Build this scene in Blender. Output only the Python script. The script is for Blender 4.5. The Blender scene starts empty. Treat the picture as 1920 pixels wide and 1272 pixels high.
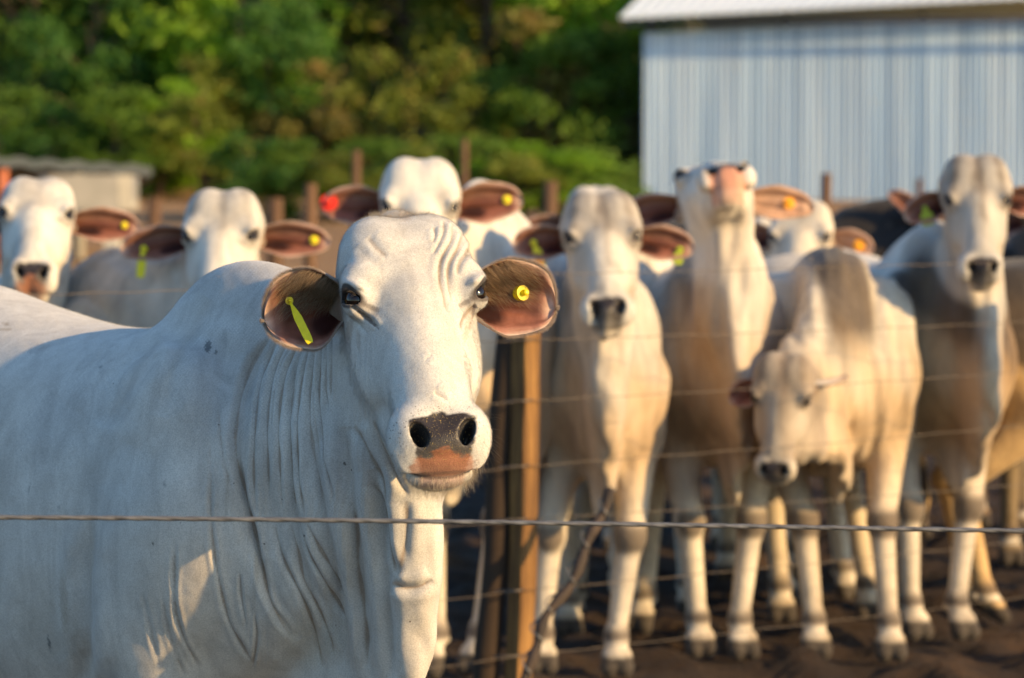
import bpy, math, random
import numpy as np
from mathutils import Vector, Matrix, noise as mnoise
C = bpy.context.scene.collection
SC = bpy.context.scene
R = math.radians
random.seed(7); RNG = np.random.default_rng(7)
# ------------------------------------------------------------------ camera, sky, sun, exposure
CAMZ = 1.66
FPX = 6000.0                      # focal length in pixels of the 1920 px wide photograph
PITCH = math.atan(236 / FPX)
cam_d = bpy.data.cameras.new("camera"); cam = bpy.data.objects.new("camera", cam_d); C.objects.link(cam)
cam.location = (0, 0, CAMZ); cam.rotation_euler = (math.pi / 2 - PITCH, 0, 0)
cam_d.sensor_width = 36; cam_d.lens = 36 * FPX / 1920
cam_d.clip_start = 0.1; cam_d.clip_end = 2000
cam_d.dof.use_dof = True; cam_d.dof.focus_distance = 5.72; cam_d.dof.aperture_fstop = 4.6
SC.camera = cam
SUN_AZ = R(61)      # to the right of the line from the scene to the camera
SUN_EL = R(20)
sun_dir = Vector((math.sin(SUN_AZ) * math.cos(SUN_EL), -math.cos(SUN_AZ) * math.cos(SUN_EL), math.sin(SUN_EL)))
sl = bpy.data.lights.new("sun", 'SUN'); so = bpy.data.objects.new("sun", sl); C.objects.link(so)
sl.energy = 5.0; sl.angle = R(0.6); sl.color = (1.0, 0.66, 0.29)
so.rotation_euler = (-sun_dir).to_track_quat('-Z', 'Y').to_euler()
w = bpy.data.worlds.new("World"); SC.world = w; w.use_nodes = True
nt = w.node_tree; bg = nt.nodes['Background']
sky = nt.nodes.new('ShaderNodeTexSky'); sky.sky_type = 'NISHITA'; sky.sun_disc = False
sky.sun_elevation = SUN_EL; sky.sun_rotation = math.atan2(sun_dir.x, sun_dir.y)
sky.air_density = 1.0; sky.dust_density = 0.6; sky.ozone_density = 1.6
tint = nt.nodes.new('ShaderNodeMix'); tint.data_type = 'RGBA'; tint.blend_type = 'MULTIPLY'; tint.inputs[0].default_value = 1; tint.inputs[7].default_value = (.86, 1.02, 1.11, 1)   # clear, cool evening sky
nt.links.new(sky.outputs[0], tint.inputs[6]); nt.links.new(tint.outputs[2], bg.inputs[0]); bg.inputs[1].default_value = 0.145
SC.view_settings.view_transform = 'Standard'; SC.view_settings.look = 'None'
SC.view_settings.exposure = 0.50; SC.view_settings.gamma = 1
SC.cycles.max_bounces = 6; SC.cycles.use_denoising = True
_f = Vector((0, math.cos(PITCH), -math.sin(PITCH))); _u = Vector((0, math.sin(PITCH), math.cos(PITCH)))
def at(px, py, D):
    """point of the place seen at a photograph pixel, D metres in front of the lens"""
    p = cam.location + D * (_f + (px - 960) / FPX * Vector((1, 0, 0)) + (636 - py) / FPX * _u)
    return np.array(p)
def proj(P):
    """photograph pixels of points (used while modelling, to lay folds and marks over the hide)"""
    Q = P - np.array(cam.location); d = Q @ np.array(_f)
    return 960 + FPX * Q[:, 0] / d, 636 - FPX * (Q @ np.array(_u)) / d, d
def V(*a): return np.array(a, float)
def nrm(v): v = np.asarray(v, float); return v / (np.linalg.norm(v) + 1e-12)
# ------------------------------------------------------------------ object helpers
def tag(o, label=None, cat=None, group=None, kind=None):
    if label: o['label'] = label
    if cat: o['category'] = cat
    if group: o['group'] = group
    if kind: o['kind'] = kind
    return o
def empty(name, loc, label=None, cat=None, group=None):
    o = bpy.data.objects.new(name, None); C.objects.link(o); o.location = loc; o.empty_display_size = .2
    return tag(o, label, cat, group)
def mesh_obj(name, verts, faces, mats, parent=None, smooth=True, midx=None, cols=None):
    me = bpy.data.meshes.new(name)
    verts = np.asarray(verts, np.float32)
    if parent is not None: verts = verts - np.array(parent.location, np.float32)
    if isinstance(faces, np.ndarray):
        nf, k = faces.shape
        me.vertices.add(len(verts)); me.vertices.foreach_set('co', verts.ravel())
        me.loops.add(nf * k); me.loops.foreach_set('vertex_index', faces.ravel().astype(np.int32))
        me.polygons.add(nf); me.polygons.foreach_set('loop_start', np.arange(0, nf * k, k, dtype=np.int32))
        me.update(calc_edges=True)
    else:
        me.from_pydata([tuple(v) for v in verts], [], [tuple(f) for f in faces])
    for m in (mats if isinstance(mats, (list, tuple)) else [mats]): me.materials.append(m)
    me.polygons.foreach_set('use_smooth', np.full(len(me.polygons), smooth))
    if midx is not None: me.polygons.foreach_set('material_index', np.asarray(midx, np.int32))
    if cols is not None:
        a = me.color_attributes.new('Col', 'FLOAT_COLOR', 'POINT')
        c = np.ones((len(verts), 4), np.float32); c[:, :cols.shape[1]] = cols
        a.data.foreach_set('color', c.ravel())
    me.validate(); me.update()
    o = bpy.data.objects.new(name, me); C.objects.link(o)
    if parent is not None: o.parent = parent
    return o
class MB:
    """collects simple solids into one mesh"""
    def __init__(s): s.v = []; s.f = []
    def add(s, v, f):
        n = len(s.v); s.v += [tuple(x) for x in v]; s.f += [tuple(i + n for i in q) for q in f]
    def box(s, lo, hi, M=None, bev=0):
        x0, y0, z0 = lo; x1, y1, z1 = hi
        v = [V(x, y, z) for z in (z0, z1) for y in (y0, y1) for x in (x0, x1)]
        if M is not None: v = [np.array(M @ Vector(p)) for p in v]
        s.add(v, [(0, 2, 3, 1), (4, 5, 7, 6), (0, 1, 5, 4), (2, 6, 7, 3), (0, 4, 6, 2), (1, 3, 7, 5)])
    def tube(s, pts, rad, n=8, cap=True):
        pts = [np.asarray(p, float) for p in pts]; m = len(pts)
        if np.isscalar(rad): rad = [rad] * m
        ref = None; vs = []
        for i, p in enumerate(pts):
            t = nrm(pts[min(i + 1, m - 1)] - pts[max(i - 1, 0)])
            if ref is None: ref = V(0, 0, 1) if abs(t[2]) < .9 else V(1, 0, 0)
            a = nrm(np.cross(t, ref)); b = np.cross(a, t); ref = b
            for k in range(n):
                q = 2 * math.pi * k / n
                vs.append(p + rad[i] * (math.cos(q) * a + math.sin(q) * b))
        fs = [(i * n + k, i * n + (k + 1) % n, (i + 1) * n + (k + 1) % n, (i + 1) * n + k) for i in range(m - 1) for k in range(n)]
        if cap: fs += [tuple(range(n))[::-1], tuple((m - 1) * n + k for k in range(n))]
        s.add(vs, fs)
    def build(s, name, mat, parent=None, smooth=True): return mesh_obj(name, np.array(s.v), s.f, mat, parent, smooth)
# ------------------------------------------------------------------ materials
def new_mat(name):
    m = bpy.data.materials.new(name); m.use_nodes = True
    t = m.node_tree; return m, t, t.nodes['Principled BSDF'], t.nodes['Material Output']
def nd(t, kind, **kw):
    n = t.nodes.new(kind)
    for k, v in kw.items():
        if k in n.inputs.keys() if hasattr(n, 'inputs') else False: n.inputs[k].default_value = v
        else: setattr(n, k, v)
    return n
def noise_n(t, scale, detail=4, rough=.55, vec=None, dist=0):
    n = t.nodes.new('ShaderNodeTexNoise'); n.inputs['Scale'].default_value = scale; n.inputs['Detail'].default_value = detail
    n.inputs['Roughness'].default_value = rough; n.inputs['Distortion'].default_value = dist
    if vec: t.links.new(vec, n.inputs['Vector'])
    return n
def ramp(t, fac, stops):
    r = t.nodes.new('ShaderNodeValToRGB'); e = r.color_ramp.elements
    e[0].position, e[0].color = stops[0][0], (*stops[0][1], 1)
    e[1].position, e[1].color = stops[-1][0], (*stops[-1][1], 1)
    for p, c in stops[1:-1]:
        k = e.new(p); k.color = (*c, 1)
    t.links.new(fac, r.inputs[0]); return r
def mixc(t, a, b, fac, mode='MIX'):
    m = t.nodes.new('ShaderNodeMix'); m.data_type = 'RGBA'; m.blend_type = mode
    for s, v in ((6, a), (7, b), (0, fac)):
        if isinstance(v, (int, float)): m.inputs[s].default_value = v
        elif isinstance(v, tuple): m.inputs[s].default_value = (*v, 1)
        else: t.links.new(v, m.inputs[s])
    return m.outputs[2]
def bump(t, h, strength, dist, normal=None):
    b = t.nodes.new('ShaderNodeBump'); b.inputs['Strength'].default_value = strength; b.inputs['Distance'].default_value = dist
    t.links.new(h, b.inputs['Height'])
    if normal: t.links.new(normal, b.inputs['Normal'])
    return b.outputs[0]
def objco(t): return t.nodes.new('ShaderNodeTexCoord').outputs['Object']
def simple_mat(name, stops, scale=8, rough=.8, metal=0, bs=.3, bd=.01, stretch=None, detail=6):
    m, t, b, o = new_mat(name); v = objco(t)
    if stretch:
        mp = t.nodes.new('ShaderNodeMapping'); mp.inputs['Scale'].default_value = stretch; t.links.new(v, mp.inputs[0]); v = mp.outputs[0]
    n = noise_n(t, scale, detail, .6, v); r = ramp(t, n.outputs[0], stops)
    t.links.new(r.outputs[0], b.inputs['Base Color']); b.inputs['Roughness'].default_value = rough; b.inputs['Metallic'].default_value = metal
    if bs: t.links.new(bump(t, n.outputs[0], bs, bd), b.inputs['Normal'])
    return m
def hide_mat(name, mott=.12, dark_tone=(.30, .24, .18), fine=True):
    m, t, b, o = new_mat(name); v = objco(t)
    a = t.nodes.new('ShaderNodeAttribute'); a.attribute_name = 'Col'
    n1 = noise_n(t, 4.5, 5, .6, v, .5); n2 = noise_n(t, 26, 4, .6, v); n3 = noise_n(t, 420, 2, .6, v)
    r1 = ramp(t, n1.outputs[0], [(.35, (1, 1, 1)), (.72, (.74, .72, .70))])
    c = mixc(t, a.outputs[0], r1.outputs[0], mott * 5 if mott * 5 < 1 else 1, 'MULTIPLY')
    r2 = ramp(t, n2.outputs[0], [(.55, (0, 0, 0)), (.85, (1, 1, 1))])
    c = mixc(t, c, dark_tone, mixc(t, r2.outputs[0], (0, 0, 0), .75))  # patches of dirt at random
    mps = t.nodes.new('ShaderNodeMapping'); mps.inputs['Scale'].default_value = (1, 1, .28); mps.inputs['Rotation'].default_value = (0, .25, 0); t.links.new(v, mps.inputs[0])
    ns = noise_n(t, 17 if fine else 9, 5, .62, mps.outputs[0], .8); rs_ = ramp(t, ns.outputs[0], [(.34, (.70, .69, .69)), (.56, (1.0, 1.0, 1.0)), (.74, (1.10, 1.10, 1.10))]); c = mixc(t, c, rs_.outputs[0], .62 if fine else 1.0, 'MULTIPLY')
    if fine:
        r3 = ramp(t, n3.outputs[0], [(.3, (.70, .69, .68)), (.62, (1.08, 1.08, 1.08))])
        c = mixc(t, c, r3.outputs[0], .8, 'MULTIPLY')
        vo = t.nodes.new('ShaderNodeTexVoronoi'); vo.inputs['Scale'].default_value = 26; vo.inputs['Randomness'].default_value = 1
        t.links.new(v, vo.inputs['Vector'])
        rs = ramp(t, vo.outputs['Distance'], [(.035, (1, 1, 1)), (.06, (0, 0, 0))])      # scattered specks of mud
        n5 = noise_n(t, 9, 2, .5, v); r5 = ramp(t, n5.outputs[0], [(.5, (0, 0, 0)), (.62, (1, 1, 1))])
        c = mixc(t, c, (.10, .08, .07), mixc(t, rs.outputs[0], r5.outputs[0], 1.0, 'MULTIPLY'))
    sk = t.nodes.new('ShaderNodeMath'); sk.operation = 'SUBTRACT'; sk.inputs[0].default_value = 1; t.links.new(a.outputs['Alpha'], sk.inputs[1])
    if fine:
        vp = t.nodes.new('ShaderNodeTexVoronoi'); vp.inputs['Scale'].default_value = 330; t.links.new(v, vp.inputs['Vector'])
        npz = noise_n(t, 300, 3, .7, v); rz = ramp(t, npz.outputs[0], [(.62, (0, 0, 0)), (.68, (1, 1, 1))])
        c = mixc(t, c, (.42, .30, .10), mixc(t, (0, 0, 0), rz.outputs[0], sk.outputs[0]))      # bits of feed stuck to the wet muzzle
    rr = t.nodes.new('ShaderNodeMapRange'); rr.inputs[3].default_value = .38; rr.inputs[4].default_value = .74; t.links.new(a.outputs['Alpha'], rr.inputs[0])
    t.links.new(c, b.inputs['Base Color']); t.links.new(rr.outputs[0], b.inputs['Roughness'])
    b.inputs['Specular IOR Level'].default_value = .25
    b.inputs['Sheen Weight'].default_value = .15; b.inputs['Sheen Roughness'].default_value = .5
    if fine:
        mp = t.nodes.new('ShaderNodeMapping'); mp.inputs['Scale'].default_value = (1, 1, .35); t.links.new(v, mp.inputs[0])
        n4 = noise_n(t, 700, 2, .6, mp.outputs[0])
        hp = t.nodes.new('ShaderNodeMath'); hp.operation = 'MULTIPLY'; t.links.new(vp.outputs['Distance'], hp.inputs[0]); t.links.new(sk.outputs[0], hp.inputs[1])
        t.links.new(bump(t, hp.outputs[0], .22, .0018, bump(t, n4.outputs[0], .32, .0010, bump(t, n2.outputs[0], .25, .005))), b.inputs['Normal'])
    else:
        t.links.new(bump(t, n2.outputs[0], .4, .012), b.inputs['Normal'])
    return m
# ------------------------------------------------------------------ implicit modelling: smooth unions meshed by surface nets
class Prim:
    def __init__(s, kind, O, A, par, k=.03, op=1, inv=1.0): s.kind = kind; s.O = np.asarray(O, np.float32); s.A = np.asarray(A, np.float32); s.par = par; s.k = k; s.op = op
    def d(s, P):
        q = (P - s.O) @ s.A.T
        if s.kind == 'ell':
            r = s.par; k0 = np.sqrt(((q / r) ** 2).sum(1)); k1 = np.sqrt(((q / (r * r)) ** 2).sum(1)) + 1e-9
            return k0 * (k0 - 1) / k1
        if s.kind == 'rc':                       # round cone from 0 along x, squashed along y
            L, ra, rb, sq = s.par
            x = q[:, 0]; t = np.clip(x / L, 0, 1); rr = ra + (rb - ra) * t
            m = np.sqrt((x - t * L) ** 2 + (q[:, 1] / sq) ** 2 + q[:, 2] ** 2) - rr
            return m * (sq if sq < 1 else 1)
        if s.kind == 'loft':                     # along z: half width, front, back; superellipse exponent e
            zs, wd, fr, bk, e = s.par; z = q[:, 2]
            W = np.interp(z, zs, wd); F = np.interp(z, zs, fr); B = np.interp(z, zs, bk)
            c = (F + B) / 2; h = (F - B) / 2
            m = (np.abs(q[:, 0] / W) ** e + np.abs((q[:, 1] - c) / h) ** e) ** (1 / e)
            dd = (m - 1) * np.minimum(W, h)
            dz = np.maximum(zs[0] - z, z - zs[-1])
            return np.where(dz > 0, np.sqrt(np.maximum(dd, 0) ** 2 + dz ** 2), np.maximum(dd, dz))
def smin(a, b, k):
    h = np.maximum(k - np.abs(a - b), 0) / k
    return np.minimum(a, b) - h * h * k * .25
I3 = np.eye(3)
def ell(c, r, A=I3, k=.03, op=1): return Prim('ell', c, A, np.asarray(r, np.float32), k, op)
def rc(a, b, ra, rb, k=.03, sq=1.0, lat=None, op=1):
    a = np.asarray(a, float); b = np.asarray(b, float); L = np.linalg.norm(b - a) + 1e-6; x = (b - a) / L
    lat = V(0, 1, 0) if lat is None else np.asarray(lat, float)
    y = nrm(lat - x * (lat @ x)) if abs(nrm(lat) @ x) < .98 else nrm(np.cross(x, V(0, 0, 1) if abs(x[2]) < .9 else V(1, 0, 0)))
    z = np.cross(x, y)
    return Prim('rc', a, np.array([x, y, z]), (L, ra, rb, sq), k, op)
def spline(x, y, n=40):
    """smooth (monotone-free Catmull-Rom) resampling of nodes"""
    x = np.asarray(x, float); y = np.asarray(y, float); xs = np.linspace(x[0], x[-1], n)
    m = np.gradient(y, x); i = np.clip(np.searchsorted(x, xs, 'right') - 1, 0, len(x) - 2)
    h = x[i + 1] - x[i]; t = (xs - x[i]) / h
    return xs, (2*t**3-3*t**2+1)*y[i] + (t**3-2*t**2+t)*h*m[i] + (-2*t**3+3*t**2)*y[i+1] + (t**3-t**2)*h*m[i+1]
def loft(O, A, z, wd, fr, bk, e=2.2, k=.03):
    zs, w_ = spline(z, wd); _, f_ = spline(z, fr); _, b_ = spline(z, bk)
    return Prim('loft', O, A, (zs, np.maximum(w_, .004), f_, b_, e), k)
def field(prims, P):
    d = None
    for p in prims:
        v = p.d(P)
        if d is None: d = v
        elif p.op > 0: d = smin(d, v, p.k)
        else: d = -smin(-d, v, p.k)
    return d
def field_grad(prims, P, e=.0015):
    """value and gradient from one batch of four tetrahedral samples"""
    T = np.array([[1, 1, 1], [1, -1, -1], [-1, 1, -1], [-1, -1, 1]], np.float32)*e
    v = field(prims, (P[None] + T[:, None]).reshape(-1, 3)).reshape(4, -1)
    return v.mean(0), (v.T @ T)/(4*e*e)
def cull_table(prims, Cn, rad):
    """which primitives matter in each block: matrix blocks x primitives, and whether the surface can be in the block"""
    D = np.stack([p.d(Cn) for p in prims], 1); pos = np.array([p.op > 0 for p in prims]); kk = np.array([p.k for p in prims])
    dm = D[:, pos].min(1)[:, None]
    use = np.where(pos[None], D <= dm + 2.2*rad + kk[None]*.8 + .004, D < 2.2*rad + kk[None] + .01)
    return use, dm[:, 0] < rad*1.5 + .06
def polygonise(prims, lo, hi, h, N=16):
    lo = np.asarray(lo, float); nb = np.ceil((np.asarray(hi) - lo) / (h * N)).astype(int)
    verts = []; keys = []; quads = []
    g = np.arange(N + 1, dtype=np.float32) * h
    GX, GY, GZ = np.meshgrid(g, g, g, indexing='ij'); G = np.stack([GX.ravel(), GY.ravel(), GZ.ravel()], 1)
    S = 1 << 20
    def key(i, j, k): return (i.astype(np.int64) * S + j) * S + k
    rad = h * N * .87
    BI = np.stack(np.meshgrid(*[np.arange(n) for n in nb], indexing='ij'), -1).reshape(-1, 3); CN = (lo + (BI + .5)*h*N).astype(np.float32)
    use, live = cull_table(prims, CN, rad)
    for t_ in np.where(live)[0]:
                bi, bj, bk = BI[t_]; o = lo + BI[t_]*h*N
                sub = [prims[q_] for q_ in np.where(use[t_])[0]]
                d = field(sub, (G + o).astype(np.float32)).reshape(N + 1, N + 1, N + 1)
                neg = d < 0
                if neg.all() or not neg.any(): continue
                base = np.array([bi, bj, bk]) * N + 2
                # cell vertices
                cs = [neg[a:N + a, b:N + b, e:N + e] for a in (0, 1) for b in (0, 1) for e in (0, 1)]
                sm = sum(x.astype(np.int8) for x in cs); act = (sm > 0) & (sm < 8)
                ci = np.argwhere(act)
                if len(ci):
                    acc = np.zeros((len(ci), 3)); cnt = np.zeros(len(ci))
                    for ax in range(3):
                        o1, o2 = [a for a in range(3) if a != ax]
                        for a in (0, 1):
                            for b in (0, 1):
                                s_ = ci.copy(); s_[:, o1] += a; s_[:, o2] += b; e_ = s_.copy(); e_[:, ax] += 1
                                d0 = d[tuple(s_.T)]; d1 = d[tuple(e_.T)]; cr = (d0 < 0) != (d1 < 0)
                                t = np.where(cr, d0 / np.where(cr, d0 - d1, 1), 0)
                                pt = s_.astype(float); pt[:, ax] += t
                                acc += pt * cr[:, None]; cnt += cr
                    verts.append(acc / cnt[:, None] * h + o); gi = ci + base; keys.append(key(gi[:, 0], gi[:, 1], gi[:, 2]))
                for ax in range(3):
                    o1, o2 = [(1, 2), (2, 0), (0, 1)][ax]
                    sl0 = [slice(0, N)] * 3; sl1 = [slice(0, N)] * 3; sl1[ax] = slice(1, N + 1)
                    n0 = neg[tuple(sl0)]; n1 = neg[tuple(sl1)]; e = np.argwhere(n0 != n1)
                    if not len(e): continue
                    flip = n0[tuple(e.T)]; gi = e + base; q = []
                    for a, b in ((-1, -1), (0, -1), (0, 0), (-1, 0)):
                        c_ = gi.copy(); c_[:, o1] += a; c_[:, o2] += b; q.append(key(c_[:, 0], c_[:, 1], c_[:, 2]))
                    q = np.stack(q, 1); q = np.where(flip[:, None], q, q[:, ::-1]); quads.append(q)
    Vv = np.concatenate(verts); K = np.concatenate(keys); Q = np.concatenate(quads)
    order = np.argsort(K); K = K[order]; Vv = Vv[order]
    idx = np.searchsorted(K, Q); idx = np.clip(idx, 0, len(K) - 1); ok = (K[idx] == Q).all(1)
    return Vv, idx[ok]
def keep_largest(Vv, F):
    """drops stray specks"""
    n = len(Vv); lab = np.arange(n)
    while True:
        m = lab[F].min(1); new = lab.copy()
        for c in range(F.shape[1]): np.minimum.at(new, F[:, c], m)
        new = new[new]
        if (new == lab).all(): break
        lab = new
    u, c = np.unique(lab, return_counts=True); keep = lab == u[c.argmax()]
    mp = np.cumsum(keep) - 1; Fk = F[keep[F].all(1)]
    return Vv[keep], mp[Fk]
def project(prims, P, it=1, cell=.12):
    """Newton steps onto the surface, block by block with far primitives left out"""
    out = P.astype(np.float32).copy(); kk = np.floor(P / cell).astype(np.int64); k = (kk[:, 0]*4096 + kk[:, 1])*4096 + kk[:, 2]
    order = np.argsort(k, kind='stable'); ks = k[order]; cut = np.r_[0, np.where(np.diff(ks))[0] + 1, len(ks)]
    use, _ = cull_table(prims, ((kk[order[cut[:-1]]] + .5)*cell).astype(np.float32), cell*.87)
    for n_, (a, b) in enumerate(zip(cut[:-1], cut[1:])):
        ii = order[a:b]; q = out[ii]; sub = [prims[j] for j in np.where(use[n_])[0]]
        for _ in range(it):
            d, g = field_grad(sub, q); n2 = (g * g).sum(1) + 1e-6
            q = q - g * np.clip(d / n2, -.01, .01)[:, None]
        out[ii] = q
    return out
def subdivide_sel(Vv, F, sel):
    """split the selected quads in four; neighbours get polygons with the extra points (as triangle fans)"""
    n = len(Vv); Fs = F[sel]; Fn = F[~sel]
    E = np.concatenate([np.stack([Fs[:, i], Fs[:, (i + 1) % 4]], 1) for i in range(4)]); E.sort(1)
    k = E[:, 0].astype(np.int64) * n + E[:, 1]; uk, first, inv = np.unique(k, return_index=True, return_inverse=True)
    mids = (Vv[E[first, 0]] + Vv[E[first, 1]]) / 2; cents = Vv[Fs].mean(1)
    m = inv.reshape(4, -1).T + n; c = np.arange(len(Fs)) + n + len(mids)
    NF = [np.stack([Fs[:, i], m[:, i], c, m[:, (i + 3) % 4]], 1) for i in range(4)]
    out = np.concatenate([Vv, mids, cents])
    tri = []; keepn = np.ones(len(Fn), bool)
    ke = np.stack([np.minimum(Fn, np.roll(Fn, -1, 1)), np.maximum(Fn, np.roll(Fn, -1, 1))], 2)
    kk = ke[:, :, 0].astype(np.int64) * n + ke[:, :, 1]; ix = np.clip(np.searchsorted(uk, kk), 0, len(uk) - 1); hit = uk[ix] == kk
    for f in np.where(hit.any(1))[0]:
        keepn[f] = False; poly = []
        for i in range(4):
            poly.append(Fn[f, i])
            if hit[f, i]: poly.append(n + ix[f, i])
        # fan from a mid point, emitted as quads with a repeated vertex avoided: keep as ngon list
        tri.append(poly)
    return out, np.concatenate(NF + [Fn[keepn]]), tri
def relax(Vv, F, polys, it=3, lam=.5):
    a = [F[:, i] for i in range(4)]; b = [F[:, (i+1) % 4] for i in range(4)]
    if len(polys):
        a.append(np.concatenate([np.array(p) for p in polys])); b.append(np.concatenate([np.roll(np.array(p), -1) for p in polys]))
    A_ = np.concatenate(a); B_ = np.concatenate(b); n = len(Vv); cnt = (np.bincount(A_, minlength=n) + np.bincount(B_, minlength=n)).astype(float) + 1e-9
    for k in range(it):
        S_ = np.stack([np.bincount(A_, Vv[B_, i], n) + np.bincount(B_, Vv[A_, i], n) for i in range(3)], 1)/cnt[:, None]
        Vv = Vv + lam*(S_ - Vv)
    return Vv
# ------------------------------------------------------------------ cattle
def frame_head(yaw, tilt, roll):
    """rows: x (towards picture right when the face looks at the lens), y out of the face, z from muzzle to poll"""
    t = R(tilt); M0 = np.array([[1, 0, 0], [0, -math.cos(t), math.sin(t)], [0, math.sin(t), math.cos(t)]])
    y = R(yaw); Rz = np.array([[math.cos(y), -math.sin(y), 0], [math.sin(y), math.cos(y), 0], [0, 0, 1]])
    r = R(roll); Ry = np.array([[math.cos(r), 0, math.sin(r)], [0, 1, 0], [-math.sin(r), 0, math.cos(r)]])
    return (Ry @ Rz @ M0.T).T
WHITE = (.66, .64, .605); GREY = (.175, .150, .130); PINK = (.42, .17, .09); NOSE = (.030, .024, .026)
def head_prims(O, A, s=1.0, poll=1.0, dome=0.):
    H = lambda x, y, z: O + s * (x * A[0] + y * A[1] + z * A[2])
    P = [loft(O, A, [s*z for z in (-.345, -.325, -.30, -.27, -.23, -.18, -.12, -.06, 0, .06, .12, .17, .205)],
              [s*(v + dome*w) for v, w in zip((.052, .066, .070, .071, .070, .072, .080, .093, .110, .122, .118, .092, .040), (0, 0, -.002, -.003, -.004, -.004, -.003, .0, .006, .014, .020, .022, .022))],
              [s*v for v in (-.026, -.006, .016, .036, .043, .048, .056, .064, .073, .082, .078, .052, .012)],
              [s*v for v in (-.036, -.038, -.038, -.040, -.048, -.062, -.080, -.09, -.10, -.105, -.105, -.095, -.07)], 2.3, .02)]
    ex = A[2]*-.45; 
    for sx in (-1, 1):
        P += [rc(H(sx*.060, -.125, -.015), H(sx*.034, -.085, -.20), .052*s, .036*s, .05*s),      # jaw
              rc(H(sx*.034, -.085, -.20), H(sx*.018, -.060, -.305), .034*s, .028*s, .03*s),
              ell(H(sx*.078, -.050, -.065), (.032*s, .040*s, .085*s), A, .05*s),                 # cheek
              ell(H(sx*.094, .044, .036), (.032*s, .028*s, .028*s), A, .035*s),                  # brow
              ell(H(sx*(.050-.002*dome), .036+.004*dome, .12+.004*dome), ((.058+.016*dome)*s, (.042+.012*dome)*s, (.068+.018*dome)*s), A, (.03-.008*dome)*s),                    # forehead lobes
              ell(H(sx*.044, .006, -.281), (.035*s, .034*s, .038*s), A, .022*s),                 # nostril wings
              ell(H(sx*.058, -.024, -.300), (.024*s, .026*s, .037*s), A, .014*s),                # hanging upper lip
              ell(H(sx*.046, -.005, -.285), (.036*s, .03*s, .038*s), A, .03*s)]
    P += [rc(H(0, .040, -.02), H(0, .016, -.22), .036*s, .034*s, .04*s)]      # bridge of the nose
    P += [ell(H(0, .0, .197), (.036*s, .040*s, .030*s*poll), A, .03*s),                           # poll knob
          ell(H(0, .004, -.305), (.048*s, .030*s, .030*s), A, .02*s),                            # nose pad
          ell(H(0, -.022, -.330), (.052*s, .020*s, .016*s), A, .012*s),                          # upper lip
          ell(H(0, -.056, -.330), (.058*s, .024*s, .024*s), A, .006*s),                          # lower lip
          ell(H(0, -.076, -.312), (.052*s, .028*s, .032*s), A, .02*s)]                           # chin
    for sx in (-1, 1):
        P += [rc(H(sx*.078, -.070, .066), H(sx*.116, -.082, .078), .034*s, .022*s, .03*s)]     # root of the ear
        eo, ea, eb = eye_axes(A, sx); E = H(sx*.1035, .036, -.003)
        P += [ell(E + eo*.001*s, (.0285*s, .0285*s, .0285*s), A, .020*s),
              ell(E + eo*.012*s, (.034*s, .0225*s, .0140*s), np.array([eo, ea, eb]), .005*s, -1),   # lids parted round the eye
              ell(E + eo*.020*s + eb*.0225*s, (.014*s, .028*s, .0085*s), np.array([eo, ea, eb]), .012*s)]
        P += [ell(H(sx*.042, .022, -.306), (.0125*s, .034*s, .0205*s), nostril_frame(A, sx), .008*s, -1)]
    return P
def eye_axes(A, sx):
    """out of the eye, along the slit towards its inner corner, across"""
    o = nrm(.83*sx*A[0] + .56*A[1]); f = nrm(np.cross(o, A[2])); f = f if f @ A[1] > 0 else -f
    a = nrm(.68*f - .73*A[2]); b = nrm(np.cross(o, a)); b = b if b @ A[2] > 0 else -b
    return o, a, b
def nostril_frame(A, sx):
    a = R(-30) * sx; ca, sa = math.cos(a), math.sin(a)
    x = ca * A[0] + sa * A[2]; z = -sa * A[0] + ca * A[2]
    return np.array([x, A[1], z])
def bez(a, b, c, d, n):
    t = np.linspace(0, 1, n)[:, None]
    return (1-t)**3*a + 3*(1-t)**2*t*b + 3*(1-t)*t*t*c + t**3*d
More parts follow.
